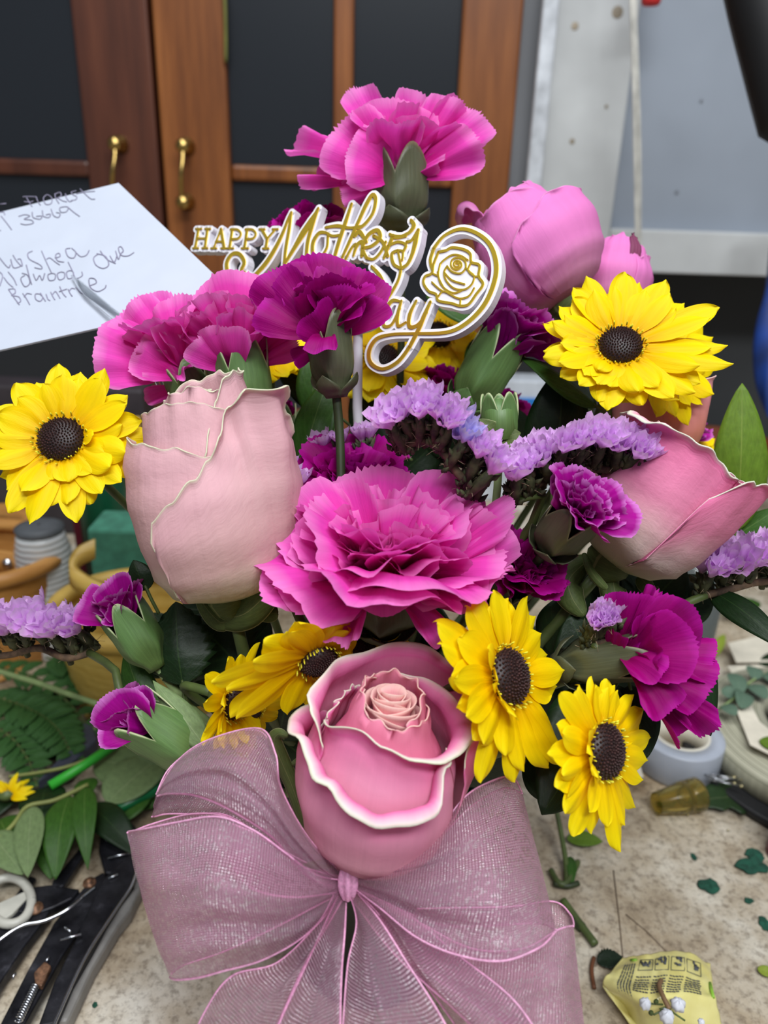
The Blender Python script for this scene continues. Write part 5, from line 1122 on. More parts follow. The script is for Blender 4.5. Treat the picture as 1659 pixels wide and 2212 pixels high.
# D, a, y
S([5, 7, 8, 7, 5], (930, 452), (972, 500), (992, 570), (968, 640), (910, 640)); S(5, (910, 640), (880, 632), (860, 640))
S([4, 7, 8, 6, 5, 5], (1070, 625), (1030, 624), (994, 680), (990, 745), (1030, 740), (1070, 660)); S([4, 7, 6, 4], (1078, 622), (1060, 690), (1062, 748), (1100, 730))
S([4, 7, 7, 6, 4], (1152, 622), (1120, 690), (1118, 750), (1160, 742), (1205, 680)); S([5, 8, 8, 7], (1222, 628), (1190, 700), (1166, 760), (1120, 850))
S([7, 7, 6, 7, 8, 7, 5, 5, 6, 7, 8, 8, 8, 7, 6, 6, 5, 6], (1120, 850), (1062, 925), (985, 962), (925, 930), (918, 870), (955, 812), (1030, 790), (1130, 786), (1300, 780), (1400, 735), (1485, 650), (1535, 545), (1550, 445), (1520, 345), (1450, 285), (1370, 266), (1290, 300), (1240, 360))
S([6, 6, 4], (1240, 360), (1222, 420), (1232, 470))
rose_out = [(1262, 380), (1300, 372), (1330, 358), (1385, 366), (1420, 388), (1426, 430), (1466, 446), (1462, 500), (1484, 540), (1450, 590), (1412, 640), (1370, 648), (1330, 636), (1262, 622), (1250, 590), (1215, 575), (1188, 535), (1196, 502), (1230, 485), (1238, 440), (1262, 380)]
S(4.5, *rose_out)
for pts in (((1350, 438), (1362, 436), (1364, 450), (1348, 454), (1338, 440), (1350, 424), (1372, 430), (1376, 452), (1352, 468), (1326, 452), (1330, 420), (1360, 408), (1392, 422), (1398, 458), (1372, 486), (1330, 478), (1306, 450)),
            ((1306, 450), (1290, 480), (1300, 520), (1340, 560), (1392, 566), (1428, 540), (1440, 500), (1420, 480), (1398, 458)), ((1270, 440), (1290, 420), (1330, 395), (1372, 398), (1408, 420)), ((1258, 480), (1270, 530), (1300, 566), (1340, 584), (1380, 570)),
            ((1270, 440), (1262, 500), (1290, 560)), ((1230, 485), (1262, 500)), ((1290, 480), (1330, 520), (1392, 540)), ((1262, 600), (1290, 576), (1360, 610), (1412, 600), (1440, 560)), ((1230, 530), (1262, 560), (1285, 576)), ((1370, 648), (1372, 612)), ((1426, 430), (1410, 470), (1440, 500), (1466, 500))):
    S(3, *pts)
wb_ = MB(); gb_ = MB(); rsw = MB()
for i, (pts, w_) in enumerate(STR):
    p3 = [tz(*q) for q in pts]
    gw = [x * G * 1.0 for x in w_] if hasattr(w_, '__len__') else w_ * G
    thin = (i >= len(STR) - 11)
    ww = ([x + .00125 for x in gw] if hasattr(gw, '__len__') else gw + .00125)
    if not thin: stroke_poly(wb_, p3, ww, .0045, i * 4e-7)
    stroke_poly(gb_, p3, gw, .0006, .0005 + i * 4e-7)
rp_ = [tz(*q) for q in rose_out[:-1]]
rcx = sum(rp_, V((0, 0, 0))) / len(rp_)
wb_.prism([rcx + (p - rcx) * 1.03 + TN * .00003 for p in rp_], -TN * .0045)
wbo = wb_.build('white_body', wht, top, smooth=False, bev=.0003)
gbo = gb_.build('gold_lettering', gold.m, top, smooth=False, bev=.00012)
sx0 = tz(842, 740) - TN * .003; sx1 = MOUTH + V((0, .01, 0))
stk = MB().tube([sx0 + V((0, 0, .012)), sx0, P(772, 880, .338), MOUTH + V((.0, .01, -.02))], .0021, 10).build('stick', wht, top)

# ---------------------------------------------------------------- envelope and card pick
eTR = P(256, 395, .395); eBR = P(512, 640, .335); eBL = P(-150, 790, .350); eTL = eTR + (eBL - eBR)
EN = (eBR - eTR).cross(eBL - eBR).normalized()
if EN.dot(CAM - eTR) < 0: EN = -EN
env = thing('envelope', 'white handwritten envelope held up by a clear pick at the left', 'envelope', eBR)
paper = plain('white_paper', (186, 192, 206), rough=.75, var=.015, scale=30)
MB().prism([eTR, eBR, eBL, eTL], -EN * .0009).build('paper', paper, env, smooth=False)
MB().prism([eTR - EN * .001, eBR - EN * .001, (eBL + eBR + eTL + eTR) / 4 - EN * .0016], -EN * .0003).build('flap', paper, env, smooth=False)
ink = plain('grey_ink', (128, 124, 146), rough=.6)
def ez(X, Y): return onplane(X / 3.318, 380 + Y / 3.318, eTR, EN) + EN * .00015
HW = [
 # florist
 [(165, 152), (200, 150), (262, 152)], [(192, 158), (210, 190), (232, 222)], [(175, 186), (215, 190), (240, 182)],
 [(262, 152), (270, 180), (292, 212)], [(330, 140), (312, 165), (330, 205), (368, 200), (372, 160), (345, 138), (330, 142)], [(395, 130), (400, 160), (425, 200)], [(392, 135), (430, 120), (440, 145), (408, 162)], [(415, 160), (450, 180), (480, 188)],
 [(470, 130), (478, 160), (500, 186), (520, 180)], [(548, 108), (512, 120), (530, 140), (550, 150), (545, 172), (510, 178)], [(575, 95), (600, 120), (650, 165), (682, 168)], [(548, 130), (610, 118), (682, 112)],
 # 3669
 [(135, 292), (180, 280), (215, 290), (175, 312), (225, 318), (240, 340), (190, 352), (150, 345)], [(232, 262), (240, 300), (290, 312), (300, 290), (262, 292)], [(305, 250), (312, 290), (352, 300), (362, 276), (330, 282)], [(368, 240), (385, 285), (420, 300), (432, 272), (405, 265)], [(470, 222), (430, 232), (440, 262), (478, 258), (490, 228), (470, 222)], [(490, 228), (530, 262), (572, 292)],
 [(0, 205), (45, 200)], [(0, 262), (30, 262), (35, 282)], [(10, 290), (50, 340), (85, 388)], [(0, 395), (8, 392)],
 # .dy Shea
 [(0, 590), (40, 640), (65, 660), (75, 640)], [(95, 570), (120, 610), (160, 650), (150, 600), (128, 600)], [(78, 600), (100, 660), (150, 650)], [(235, 540), (200, 560), (215, 600), (290, 640), (300, 668), (250, 660)], [(300, 540), (330, 610), (372, 700)], [(335, 600), (360, 590), (400, 620), (430, 640)], [(395, 590), (430, 580), (425, 556), (400, 570), (415, 610), (460, 620)], [(505, 520), (472, 530), (490, 580), (530, 590), (545, 550), (515, 520)], [(545, 550), (580, 580), (620, 570), (640, 535)],
 # ildwood ave
 [(0, 690), (20, 720), (0, 790)], [(30, 730), (60, 770), (95, 800)], [(60, 690), (100, 740), (120, 785)], [(180, 715), (150, 740), (180, 795), (215, 770), (200, 715), (160, 700)], [(190, 640), (205, 700), (228, 780)], [(240, 705), (262, 750), (285, 715), (305, 750), (322, 700)], [(375, 700), (345, 712), (355, 750), (392, 745), (398, 708), (375, 700)], [(440, 690), (412, 705), (425, 745), (460, 735), (464, 698), (440, 690)], [(500, 680), (478, 695), (490, 738), (525, 725), (525, 688), (500, 680)], [(490, 620), (520, 680), (545, 735), (590, 718), (588, 690)],
 [(710, 560), (672, 590), (690, 640), (740, 665), (780, 640), (760, 580), (700, 560), (700, 560)], [(720, 540), (770, 600), (830, 630)], [(790, 575), (820, 620), (840, 570)], [(830, 540), (850, 600), (862, 570), (880, 545)], [(865, 560), (885, 540), (870, 510), (850, 520), (870, 570), (920, 575), (962, 550)],
 # Braintree
 [(62, 815), (100, 870), (140, 925)], [(62, 815), (105, 812), (110, 842), (85, 858), (135, 868), (150, 900), (125, 915)], [(165, 845), (190, 880), (215, 925)], [(175, 870), (195, 845), (228, 850)],
 [(288, 848), (255, 850), (258, 885), (290, 900), (308, 872), (288, 848)], [(292, 842), (310, 872), (328, 900)], [(332, 850), (345, 885), (360, 895)], [(365, 835), (380, 865), (395, 890)], [(375, 855), (398, 830), (415, 850), (432, 880)], [(430, 795), (450, 840), (475, 870)], [(425, 832), (482, 812)], [(490, 815), (505, 845), (520, 865)], [(495, 830), (515, 808), (538, 812)],
 [(640, 790), (690, 770), (680, 740), (640, 740), (650, 800), (700, 830), (750, 810), (762, 785)], [(545, 800), (580, 840), (620, 850)],
]
hb_ = MB()
for st_ in HW:
    c = cat([ez(*q) for q in st_], 5) if len(st_) > 2 else [ez(*q) for q in st_]
    hb_.tube(c, .00026, 6)
ho = hb_.build('handwriting', ink, env)
clrp = NT('clear_plastic'); clrp.b.inputs['Transmission Weight'].default_value = 1.0; clrp.b.inputs['Roughness'].default_value = .06; clrp.b.inputs['IOR'].default_value = 1.45; clrp.b.inputs['Base Color'].default_value = (.93, .95, .96, 1)
pk = thing('card_pick', 'clear plastic card pick clasping the envelope in front', 'card holder', P(275, 700, .33))
def pickp(px, py, h=.002): return onplane(px, py, eTR, EN) + EN * h
a_, b_ = pickp(168, 612), pickp(268, 702, .003)
MB().tube([pickp(160, 603), pickp(178, 622), pickp(195, 640), b_, b_ + (b_ - a_) * .35], [.0004, .0016, .0021, .0021, .0021], 10).build('front_prong', clrp.m, pk)
MB().tube([pickp(185, 600, -.004), pickp(290, 700, -.004), pickp(310, 722, -.003)], .0020, 10).build('rear_prong', clrp.m, pk)
MB().tube([b_ + (b_ - a_) * .35, P(330, 790, .325), P(420, 1000, .33), MOUTH + V((-.02, 0, -.02))], .0020, 10).build('stem', clrp.m, pk)
# ================================================================ things lying on the table
def slab(name, px, h0, th, mat, root=None, bev=.0006, smooth=False):
    pts = [T(x, y, h0) for x, y in px]
    a = sum(((pts[i].x * pts[(i + 1) % len(pts)].y - pts[(i + 1) % len(pts)].x * pts[i].y) for i in range(len(pts))))
    if a > 0: pts = pts[::-1]
    return MB().prism(pts, V((0, 0, th))).build(name, mat, root, smooth=smooth, bev=bev)
steel = plain('bright_steel', (205, 208, 214), rough=.22, metal=1.0, var=.05)
blk = NT('blackened_steel')
if True:
    n = blk; v = n.uvscaled(1, 1, 1, 'Object'); f = n.noise(v, 90, 5, .65)
    n.link(n.ramp(f, [(0.3, (20, 20, 24)), (0.6, (44, 44, 50)), (0.78, (84, 84, 92))]), n.b.inputs['Base Color']); n.b.inputs['Metallic'].default_value = .55
    n.link(n.ramp(n.noise(v, 60, 4), [(0.3, (.22,) * 3), (0.7, (.55,) * 3)]), n.b.inputs['Roughness']); n.bump(f, .3, .0004)
rust = plain('rusty_rivet', (112, 82, 62), rough=.5, metal=.5, var=.4, scale=500)
edgeg = plain('grey_rubber_edge', (128, 126, 122), rough=.45, var=.15, scale=60)
# right pruner
pr1 = thing('pruning_snips', 'black steel snips with grey edge lying nearest the bow at the left', 'snips', T(170, 2050))
slab('grey_handle', [(292, 1880), (312, 1900), (306, 1950), (285, 1995), (258, 2030), (205, 2120), (150, 2240), (96, 2240), (150, 2120), (205, 2010), (260, 1930)], .0, .010, edgeg, pr1, .002)
slab('handle', [(284, 1862), (297, 1880), (290, 1925), (262, 1962), (232, 2010), (200, 2070), (160, 2140), (122, 2230), (84, 2240), (120, 2140), (165, 2050), (190, 1990), (222, 1920), (262, 1880)], .009, .006, blk.m, pr1, .001)
slab('blade', [(222, 1780), (268, 1772), (296, 1800), (290, 1862), (262, 1905), (228, 1900), (215, 1850)], .006, .005, blk.m, pr1, .001)
slab('lower_handle', [(226, 1900), (240, 1925), (200, 1990), (140, 2080), (96, 2160), (52, 2240), (0, 2240), (60, 2120), (120, 2010), (170, 1950), (200, 1915)], .004, .006, blk.m, pr1, .001)
MB().lathe(T(247, 1914, .013), (0, 0, 1), [(.0034, 0), (.0032, .0008), (.0014, .001), (.0013, .0018), (.0001, .002)], 20).build('rivet', rust, pr1)
MB().lathe(T(193, 1908, .010), (0, 0, 1), [(.0034, 0), (.0033, .001), (.0015, .0012), (.0014, .0022), (.0001, .0024)], 20).build('rivet', rust, pr1)
MB().tube(cat([T(300, 1860, .016), T(284, 1912, .0175), T(250, 1965, .0175), T(180, 2075, .0175), T(105, 2240, .0175)], 6), .0008, 8).build('steel_rim', steel, pr1)
sp_ = []
a, b = T(76, 2130, .012), T(40, 2205, .012); dd = (b - a); e1 = dd.cross(V((0, 0, 1))).normalized()
for i in range(14 * 10 + 1):
    t = i / 140; an = i / 10 * 2 * PI; sp_.append(a + dd * t + (e1 * math.cos(an) + V((0, 0, 1)) * math.sin(an)) * .0016)
MB().tube(sp_, .0004, 5).build('spring', steel, pr1)
slab('spring_seat', [(75, 2110), (98, 2085), (112, 2095), (92, 2140), (78, 2135)], .010, .003, rust, pr1)
# left pruner
pr2 = thing('pruning_snips', 'black steel snips with one rusty rivet lying at the left edge', 'snips', T(60, 2000))
slab('handle', [(85, 1950), (120, 1975), (98, 2010), (60, 2060), (20, 2120), (-30, 2200), (-80, 2180), (-30, 2060), (20, 2000), (50, 1970)], .003, .007, blk.m, pr2, .001)
slab('blade', [(196, 1815), (203, 1812), (196, 1835), (140, 1925), (112, 1935), (115, 1915)], .005, .004, blk.m, pr2, .0008)
slab('blade', [(45, 1950), (70, 1930), (112, 1925), (175, 1935), (160, 1955), (120, 1975), (80, 1990), (40, 1985)], .006, .005, blk.m, pr2, .001)
MB().lathe(T(77, 1963, .011), (0, 0, 1), [(.0038, 0), (.0036, .001), (.0018, .0012), (.0016, .002), (.0001, .0022)], 20).build('rivet', rust, pr2)
wc = MB().tube(cat([T(-15, 2042, .016), T(25, 2012, .017), T(55, 1997, .017), T(92, 1990, .017), T(130, 1974, .017), T(150, 1962, .0175), T(172, 1945, .0175), T(182, 1935, .0175), T(205, 1917, .015)], 6), .0009, 8).build('bent_wire', steel); tag(wc, 'shiny bent steel wire lying across both snips', 'wire')
# ring handled scissors
rh = thing('scissors', 'scissors with a pale grey plastic finger ring at the left edge', 'scissors', T(20, 1950))
ring = [T(20 + 48 * math.cos(a) , 1946 + 50 * math.sin(a), .012) for a in [2 * PI * i / 32 for i in range(33)]]
MB().tube(ring, .0024, 10, cap=False).build('finger_ring', plain('pale_grey_plastic', (176, 174, 164), rough=.4), rh)
slab('blade', [(-60, 2000), (0, 1990), (66, 1900), (80, 1905), (30, 1990), (-30, 2050)], .004, .003, blk.m, rh)
slab('ring_pad', [(0, 1962), (60, 1935), (62, 1950), (30, 1985), (-20, 2020), (-30, 2000)], .008, .004, MATS['pale_grey_plastic'], rh)
# staples
for k, (x0, y0, x1, y1, h, w_) in enumerate(((233, 1853, 280, 1843, .0125, 0), (131, 2030, 175, 2018, .017, 0), (235, 1897, 254, 1889, .016, .002), (243, 1778, 256, 1776, .013, 0), (140, 2004, 152, 2012, .017, 0), (100, 2075, 106, 2068, .012, 0), (186, 2120, 190, 2116, .002, 0), (28, 2110, 33, 2102, .012, 0))):
    a, b = T(x0, y0, h), T(x1, y1, h)
    o = MB().tube([a + V((0, 0, -.0015)), a, b, b + V((0, 0, -.0015))], .00055, 6).build('staple', steel)
    tag(o, ['silver staple on the black snips blade beside the bow', 'silver staple lying across the middle of the black snips', 'silver staple beside the brass rivet', 'tiny staple near the snips tip by the bow', 'curled silver staple bit above the long staple', 'tiny silver wire bit at the snips spring', 'tiny silver bit on the bare table beside the snips', 'tiny silver wire bit at the lower left corner'][k], 'staple', 'loose staples on the snips')
st = MB()
for k in range(9):
    q = T(14 + (k % 3) * 5, 1800 + (k // 3) * 8, .012); st.tube([q, q + V((random.uniform(-.004, .004), random.uniform(-.004, .004), .002))], .0006, 5)
tag(st.build('staple_pile', steel), 'clump of silver staples at the left edge under the leaves', 'staple', kind='stuff')
stc = thing('staple_strip', 'grey strip of staples on the dark snips beside the bow corner', 'staples', T(240, 1800, .012))
slab('strip', [(222, 1812), (232, 1820), (262, 1782), (252, 1774)], .012, .004, plain('galvanised_grey', (150, 158, 164), rough=.4, metal=.6), stc)
# dark tray/handle in the back left
o = slab('grey_tool_handle', [(110, 1705), (85, 1720), (160, 1640), (185, 1590), (205, 1598), (215, 1625), (150, 1690)], .004, .012, plain('dark_slate_plastic', (58, 62, 76), rough=.45), None, .003); tag(o, 'dark slate tool handle lying under the bright green straw', 'tool')
o = slab('grey_tool_handle', [(330, 1660), (420, 1700), (420, 1730), (320, 1690)], .002, .012, MATS['dark_slate_plastic'], None, .003); tag(o, 'dark slate tool handle end behind the bow loop', 'tool')

# green straws / stems
gs = plain('bright_green_plastic', (56, 176, 52), rough=.4, var=.08); dgs = plain('deep_green_plastic', (8, 96, 52), rough=.35, var=.08)
o = MB().tube([T(108, 1698, .018), T(180, 1655, .020), T(252, 1606, .022)], .0030, 12).build('plant_stake', gs); tag(o, 'bright green plastic stake lying across the leaves', 'stake')
o = MB().tube([T(228, 1762, .012), T(300, 1725, .013), T(400, 1680, .014)], .0032, 12).build('plant_stake', dgs); tag(o, 'deep green plastic stake pointing under the bow', 'stake')
def twig(label, pts, r=.0012, mat=STEMG, name='twig', cat_='stem'):
    o = MB().tube(cat([T(*q) for q in pts], 5), r, 8).build(name, mat); tag(o, label, cat_); return o
twig('thin olive stem curving over the grey green leaves at left', [(-10, 1820, .02), (30, 1780, .022), (60, 1742, .022), (120, 1728, .022), (190, 1695, .022)], .0013, plain('olive_stem', (128, 134, 72)))
twig('thin olive stem crossing above the yellow blossom', [(20, 1678, .016), (90, 1668, .018), (150, 1655, .020), (215, 1630, .022)], .0011, MATS['olive_stem'])
twig('pale cut stem end under the closed left bud', [(165, 1578, .012), (225, 1582, .012)], .0028, STEML)
twig('hairy pale green statice stem crossing the left edge', [(-10, 1448, .05), (80, 1475, .05), (150, 1500, .05), (210, 1520, .05)], .0018, STEML)
# leaves, left heap
def tleaf(name, label, b, t, w_, mat, shape='oval', nn=(0, -.2, 1), bend=.06, seed=0, stalk=.0, cat_='leaf'):
    return leaf(name, label, T(*b), T(*t), w_, mat, nrm=V(nn).normalized(), bend=bend, fold=.1, shape=shape, seed=seed, stalk=stalk, cat_=cat_)
tleaf('cut_leaf', 'grey green oval leaf lying beside the bow, its vein running left', (345, 1640, .014), (232, 1735, .016), .016, LEAFG, 'round', seed=1)
tleaf('cut_leaf', 'broad grey green leaf underside with fine veins behind the green stake', (210, 1640, .012), (350, 1690, .012), .0165, LEAFG, 'round', seed=2)
tleaf('cut_leaf', 'long grey green leaf hanging over the snips at the left', (70, 1742, .026), (60, 1895, .022), .0085, LEAFG, 'oval', (.1, -.5, .8), seed=3)
tleaf('cut_leaf', 'grey green leaf at the left edge above the scissors', (-20, 1800, .020), (50, 1890, .018), .0095, LEAFG, 'oval', seed=4)
for k, (b, t, w_, m, lb) in enumerate((((150, 1720, .022), (120, 1900, .016), .0105, LEAFM, 'green strap leaf lying next to the long grey green leaf'), ((185, 1700, .026), (190, 1880, .018), .0075, LEAFM, 'shiny green leaf standing over the snips'), ((190, 1740, .014), (300, 1850, .012), .010, LEAFD, 'dark leaf between deep green stake and bow corner'), ((100, 1700, .012), (90, 1800, .012), .014, LEAFD, 'dark leaf under the yellow blossom'), ((130, 1780, .012), (110, 1900, .010), .012, LEAFM, 'green leaf low behind the snips blade'), ((240, 1780, .008), (330, 1700, .008), .012, LEAFM, 'green leaf under the deep green stake'), ((0, 1770, .010), (40, 1860, .010), .012, LEAFM, 'green leaf under the left edge leaves'), ((20, 1700, .006), (-30, 1780, .006), .014, LEAFD, 'dark leaf at the left edge below the fern'), ((200, 1680, .014), (165, 1760, .014), .007, LEAFM, 'ribbed green leaf by the bright green stake'), ((330, 1560, .008), (200, 1520, .008), .014, LEAFD, 'dark leaf on the table behind the closed bud'), ((60, 1560, .004), (200, 1500, .004), .014, LEAFD, 'dark leaf beneath the fern fronds'), ((330, 1745, .006), (250, 1690, .006), .012, LEAFM, 'green leaf half under the bow left loop'), ((0, 1600, .004), (130, 1640, .004), .012, LEAFD, 'dark leaf under the fern beside the slate tool handle'))):
    tleaf('cut_leaf', lb, b, t, w_, m, 'lance' if k in (1, 8) else 'oval', seed=20 + k, bend=.12)
# fern
def fern(label, spine, w_, n_=13, seed=0, mat=FERN):
    c = cat([T(*q) for q in spine], 8); root = thing('fern_frond', label, 'fern', c[0]); rnd = random.Random(seed)
    MB().tube(c, .0007, 6).build('stem', STEMG, root)
    for i in range(2, len(c) - 1, max(1, len(c) // n_)):
        t = (c[i + 1] - c[i - 1]).normalized(); s = t.cross(V((0, 0, 1))).normalized(); f = math.sin(PI * (i / len(c)) ** .7) ** .6
        for sd in (-1, 1):
            tip = c[i] + (s * sd + t * .55).normalized() * w_ * f + V((0, 0, rnd.uniform(-.002, .003)))
            leaf('', None, c[i], tip, .0032 * (.5 + f), mat, nrm=V((0, -.2, 1)), root=root, shape='toothed', seed=i * 2 + sd, bend=.08)
    return root
fern('green fern frond spread at the left edge, its upper part under the statice', [(-30, 1500, .020), (60, 1530, .022), (120, 1570, .020), (160, 1640, .014)], .020, 13, 1)
fern('green fern frond lying nearest the yellow blossom', [(-40, 1560, .018), (20, 1590, .018), (60, 1640, .014), (80, 1700, .010)], .018, 12, 2)
fern('green fern frond behind the hairy statice stem', [(-20, 1440, .030), (70, 1460, .026), (150, 1520, .018), (210, 1600, .012)], .018, 12, 3)
fern('dark fern frond in the shade right of the other fronds', [(100, 1420, .030), (170, 1450, .024), (230, 1520, .014)], .018, 10, 4)
# yellow blossom cuttings
yb = thing('yellow_blossom', 'cut yellow blossom lying upside down at the left edge', 'flower', T(20, 1710, .015)); rnd = random.Random(4)
for k in range(22):
    a = rnd.uniform(-.5, 2.6); L = rnd.uniform(.010, .016); q = T(18, 1722, .016)
    dr = V((math.cos(a), math.sin(a) * .7, rnd.uniform(.0, .6))).normalized()
    leaf('', None, q + dr * .002, q + dr * L, .0022, YEL, nrm=V((0, -.6, .8)), root=yb, seed=k)
for ch in yb.children: ch.name = 'petal'
MB().lathe(T(18, 1724, .012), (0, 0, 1), [(.001, 0), (.005, .002), (.006, .006), (.001, .007)], 16).build('calyx', STEMG, yb)

# ---------------------------------------------------------------- right side
tp = thing('tape_roll', 'pale grey roll of tape standing flat on the table beside the low daisy', 'tape', T(1462, 1655))
tcn = T(1462, 1655) + V((0, .004, 0))
MB().lathe(tcn, (0, 0, 1), [(.0185, .001), (.0275, .001), (.028, .002), (.028, .0235), (.0275, .0245), (.0185, .0245)], 64, closed=True).build('tape', plain('grey_tape', (168, 174, 186), rough=.4, var=.03), tp)
MB().lathe(tcn, (0, 0, 1), [(.0168, .0), (.0186, .0), (.0186, .0252), (.0168, .0252)], 64, closed=True).build('core', plain('cream_card', (214, 208, 192), rough=.7, var=.03), tp)
rl_ = thing('ribbon_reel', 'large cream wound reel with black rim lying at the right edge', 'reel', T(1760, 1690))
rc = T(1765, 1640)
wound = NT('wound_cream_layers')
if True:
    n = wound; tc = n.new('ShaderNodeTexCoord'); sp = n.new('ShaderNodeSeparateXYZ'); n.link(tc.outputs['Object'], sp.inputs[0])
    rr_ = n.math('SQRT', n.math('ADD', n.math('MULTIPLY', sp.outputs[0], sp.outputs[0]), n.math('MULTIPLY', sp.outputs[1], sp.outputs[1])))
    nz = n.new('ShaderNodeTexNoise', noise_dimensions='1D'); nz.inputs['Scale'].default_value = 900; nz.inputs['Detail'].default_value = 3; n.link(rr_, nz.inputs['W'])
    n.link(n.ramp(nz.outputs['Fac'], [(0.3, (120, 120, 100)), (0.7, (196, 192, 170))]), n.b.inputs['Base Color']); n.b.inputs['Roughness'].default_value = .6
rl_.location = rc
MB().lathe(rc, (0, 0, 1), [(.040, .006), (.078, .006), (.080, .008), (.080, .020), (.078, .022), (.056, .030), (.040, .030)], 96, closed=True).build('wound_ribbon', wound.m, rl_)
MB().lathe(rc, (0, 0, 1), [(.001, .0), (.090, .0), (.092, .002), (.092, .006), (.090, .007), (.001, .007)], 96).build('rim', plain('black_rubber', (22, 22, 24), rough=.5), rl_)
pap = plain('cream_paper', (214, 206, 188), rough=.8, var=.06, scale=60)
for k, (poly, h, lb) in enumerate((([(1588, 1530), (1610, 1500), (1640, 1560), (1690, 1600), (1680, 1640), (1620, 1610)], .032, 'folded cream paper scrap inside the big reel'), ([(1572, 1390), (1640, 1375), (1700, 1390), (1700, 1430), (1590, 1432)], .012, 'torn cream paper scrap at the right edge behind the eucalyptus'), ([(1570, 1440), (1650, 1436), (1690, 1470), (1600, 1480)], .010, 'cream paper scrap under the eucalyptus sprig'), ([(1400, 1530), (1430, 1500), (1450, 1530), (1425, 1560)], .010, 'white paper scrap between drooping carnation and low daisy'), ([(1310, 1665), (1378, 1640), (1390, 1680), (1330, 1690)], .008, 'white paper scrap under the low daisy petals'))):
    o = slab('paper_scrap', poly, h, .0006, pap, None, 0); tag(o, lb, 'paper')
# clear amber plastic piece
amb = NT('amber_clear_plastic'); amb.b.inputs['Transmission Weight'].default_value = .92; amb.b.inputs['Roughness'].default_value = .12; amb.b.inputs['Base Color'].default_value = lin((222, 204, 120)); amb.b.inputs['IOR'].default_value = 1.3
ac = thing('amber_plastic_vial', 'yellowish see through plastic cap lying in front of the tape roll', 'cap', T(1470, 1735))
q = T(1418, 1735, .010); q2 = T(1512, 1715, .010); d_ = (q2 - q).normalized()
MB().lathe(q, d_, [(.0065, 0), (.0070, .004), (.0080, .010), (.0098, .018), (.0100, .022), (.0085, .0225), (.0085, .019), (.0100, .0235), (.0105, .030), (.0098, .031), (.006, .0305), (.0055, .003), (.006, 0)], 40, closed=False).build('shell', amb.m, ac)
# pins
pinm = plain('pin_silver', (200, 202, 206), rough=.2, metal=1)
for k in range(8):
    a = T(1522 + k * 4, 1672 + (k * 7) % 20, .014); b = a + V((.016, -.006 + .0022 * (k % 4), .001 * (k % 3) - .002))
    o = MB().tube([a, b], .0004, 6).build('shaft', pinm)
    root = thing('pearl_pin', 'silver pin with a small round head in the heap on the ivy leaf', 'pin', b, 'pins on the ivy leaf')
    o.parent = root; o.location = -root.location
    MB().lathe(b - V((0, 0, .0008)), (0, 0, 1), [(.0001, 0), (.0008, .0003), (.0009, .0009), (.0006, .0014), (.0001, .0016)], 10).build('head', plain('gold_pearl', (214, 200, 150), rough=.2, metal=.6), root)
tleaf('ivy_leaf', 'dark green ivy leaf lying flat below the pins', (1606, 1722, .004), (1470, 1738, .003), .0135, leaf_mat('ivy_green', (44, 66, 36), (110, 120, 84)), 'ivy', seed=3, stalk=.012)
tleaf('cut_leaf', 'small light green leaf lying on the table right of the bow', (1224, 1812, .003), (1302, 1818, .003), .0056, LEAFB, 'oval', seed=5)
cs = thing('twig', 'upright green cut stem hanging below the dark leaf right of the bow', 'stem', T(1226, 1912))
MB().tube(cat([T(1200, 1740, .02), T(1212, 1800, .012), T(1222, 1860, .006), T(1224, 1905, .003)], 5), .0015, 8).build('stem', STEMG, cs)
MB().tube(cat([T(1190, 1880, .003), T(1205, 1905, .0035), T(1222, 1908, .0035), T(1240, 1880, .004), T(1248, 1862, .003)], 5), .0017, 8).build('node', STEMG, cs)
MB().tube(cat([T(1196, 1908, .0025), T(1225, 1914, .003), T(1250, 1908, .003)], 4), .0016, 8).build('node', STEMD, cs)
leaf('', None, T(1232, 1850, .004), T(1236, 1915, .003), .003, LEAFM, nrm=V((0, 0, 1)), root=cs)
twig('green cut stem lying slanted beside the right bow loop', [(1216, 1945, .003), (1250, 1992, .003), (1286, 2040, .003)], .0021)
twig('short olive stem piece under the slanted stem', [(1238, 1985, .002), (1258, 2005, .002)], .0028, STEMD)
# foam crumbs
fgm = plain('deep_green_foam', (26, 72, 56), rough=.95, var=.2, scale=200, bump=.0006)
def crumb(label, px, py, w_, h_, seed):
    rnd = random.Random(seed); c = T(px, py, 0); r = w_ / 2 * .00024
    vs = []; N = 14; M = 6; a0 = rnd.uniform(0, 6); el = h_ / w_ * 1.5
    def fn(u, v):
        an = 2 * PI * u; ph = (v) * PI
        rr = r * (1 + .32 * noise.noise(V((math.cos(an) * 1.6, math.sin(an) * 1.6, seed * 3.1))) + .16 * noise.noise(V((math.cos(an) * 5, math.sin(an) * 5, seed * 1.7))))
        return c + V((math.cos(an) * math.sin(ph) * rr, math.sin(an) * math.sin(ph) * rr * el, r * .30 * (1 - math.cos(ph)) * (1 + .3 * math.sin(3 * an + seed)) * .5 + .0002))
    o = MB().grid(fn, 26, 8).build('foam_crumb', fgm); tag(o, label, 'foam crumb')
for args in (('deep green foam flake touching the plastic cap', 1440, 1743, 52, 22, 1), ('pile-topping green foam crumb by the maroon candle', 1630, 1850, 48, 28, 2), ('broad green foam flake below the candle crumb', 1622, 1876, 74, 30, 3), ('green foam flake in the open middle of the bare table', 1532, 1917, 50, 30, 4), ('tiny green foam crumb below the middle flake', 1617, 1947, 22, 12, 5), ('green foam crumb at the right edge above the packet', 1652, 1998, 28, 24, 6), ('tiny green foam crumb alone below the ivy leaf', 1498, 1852, 14, 14, 7), ('dark foam speck beside the snips on the bare table', 205, 2172, 10, 8, 8)): crumb(*args)
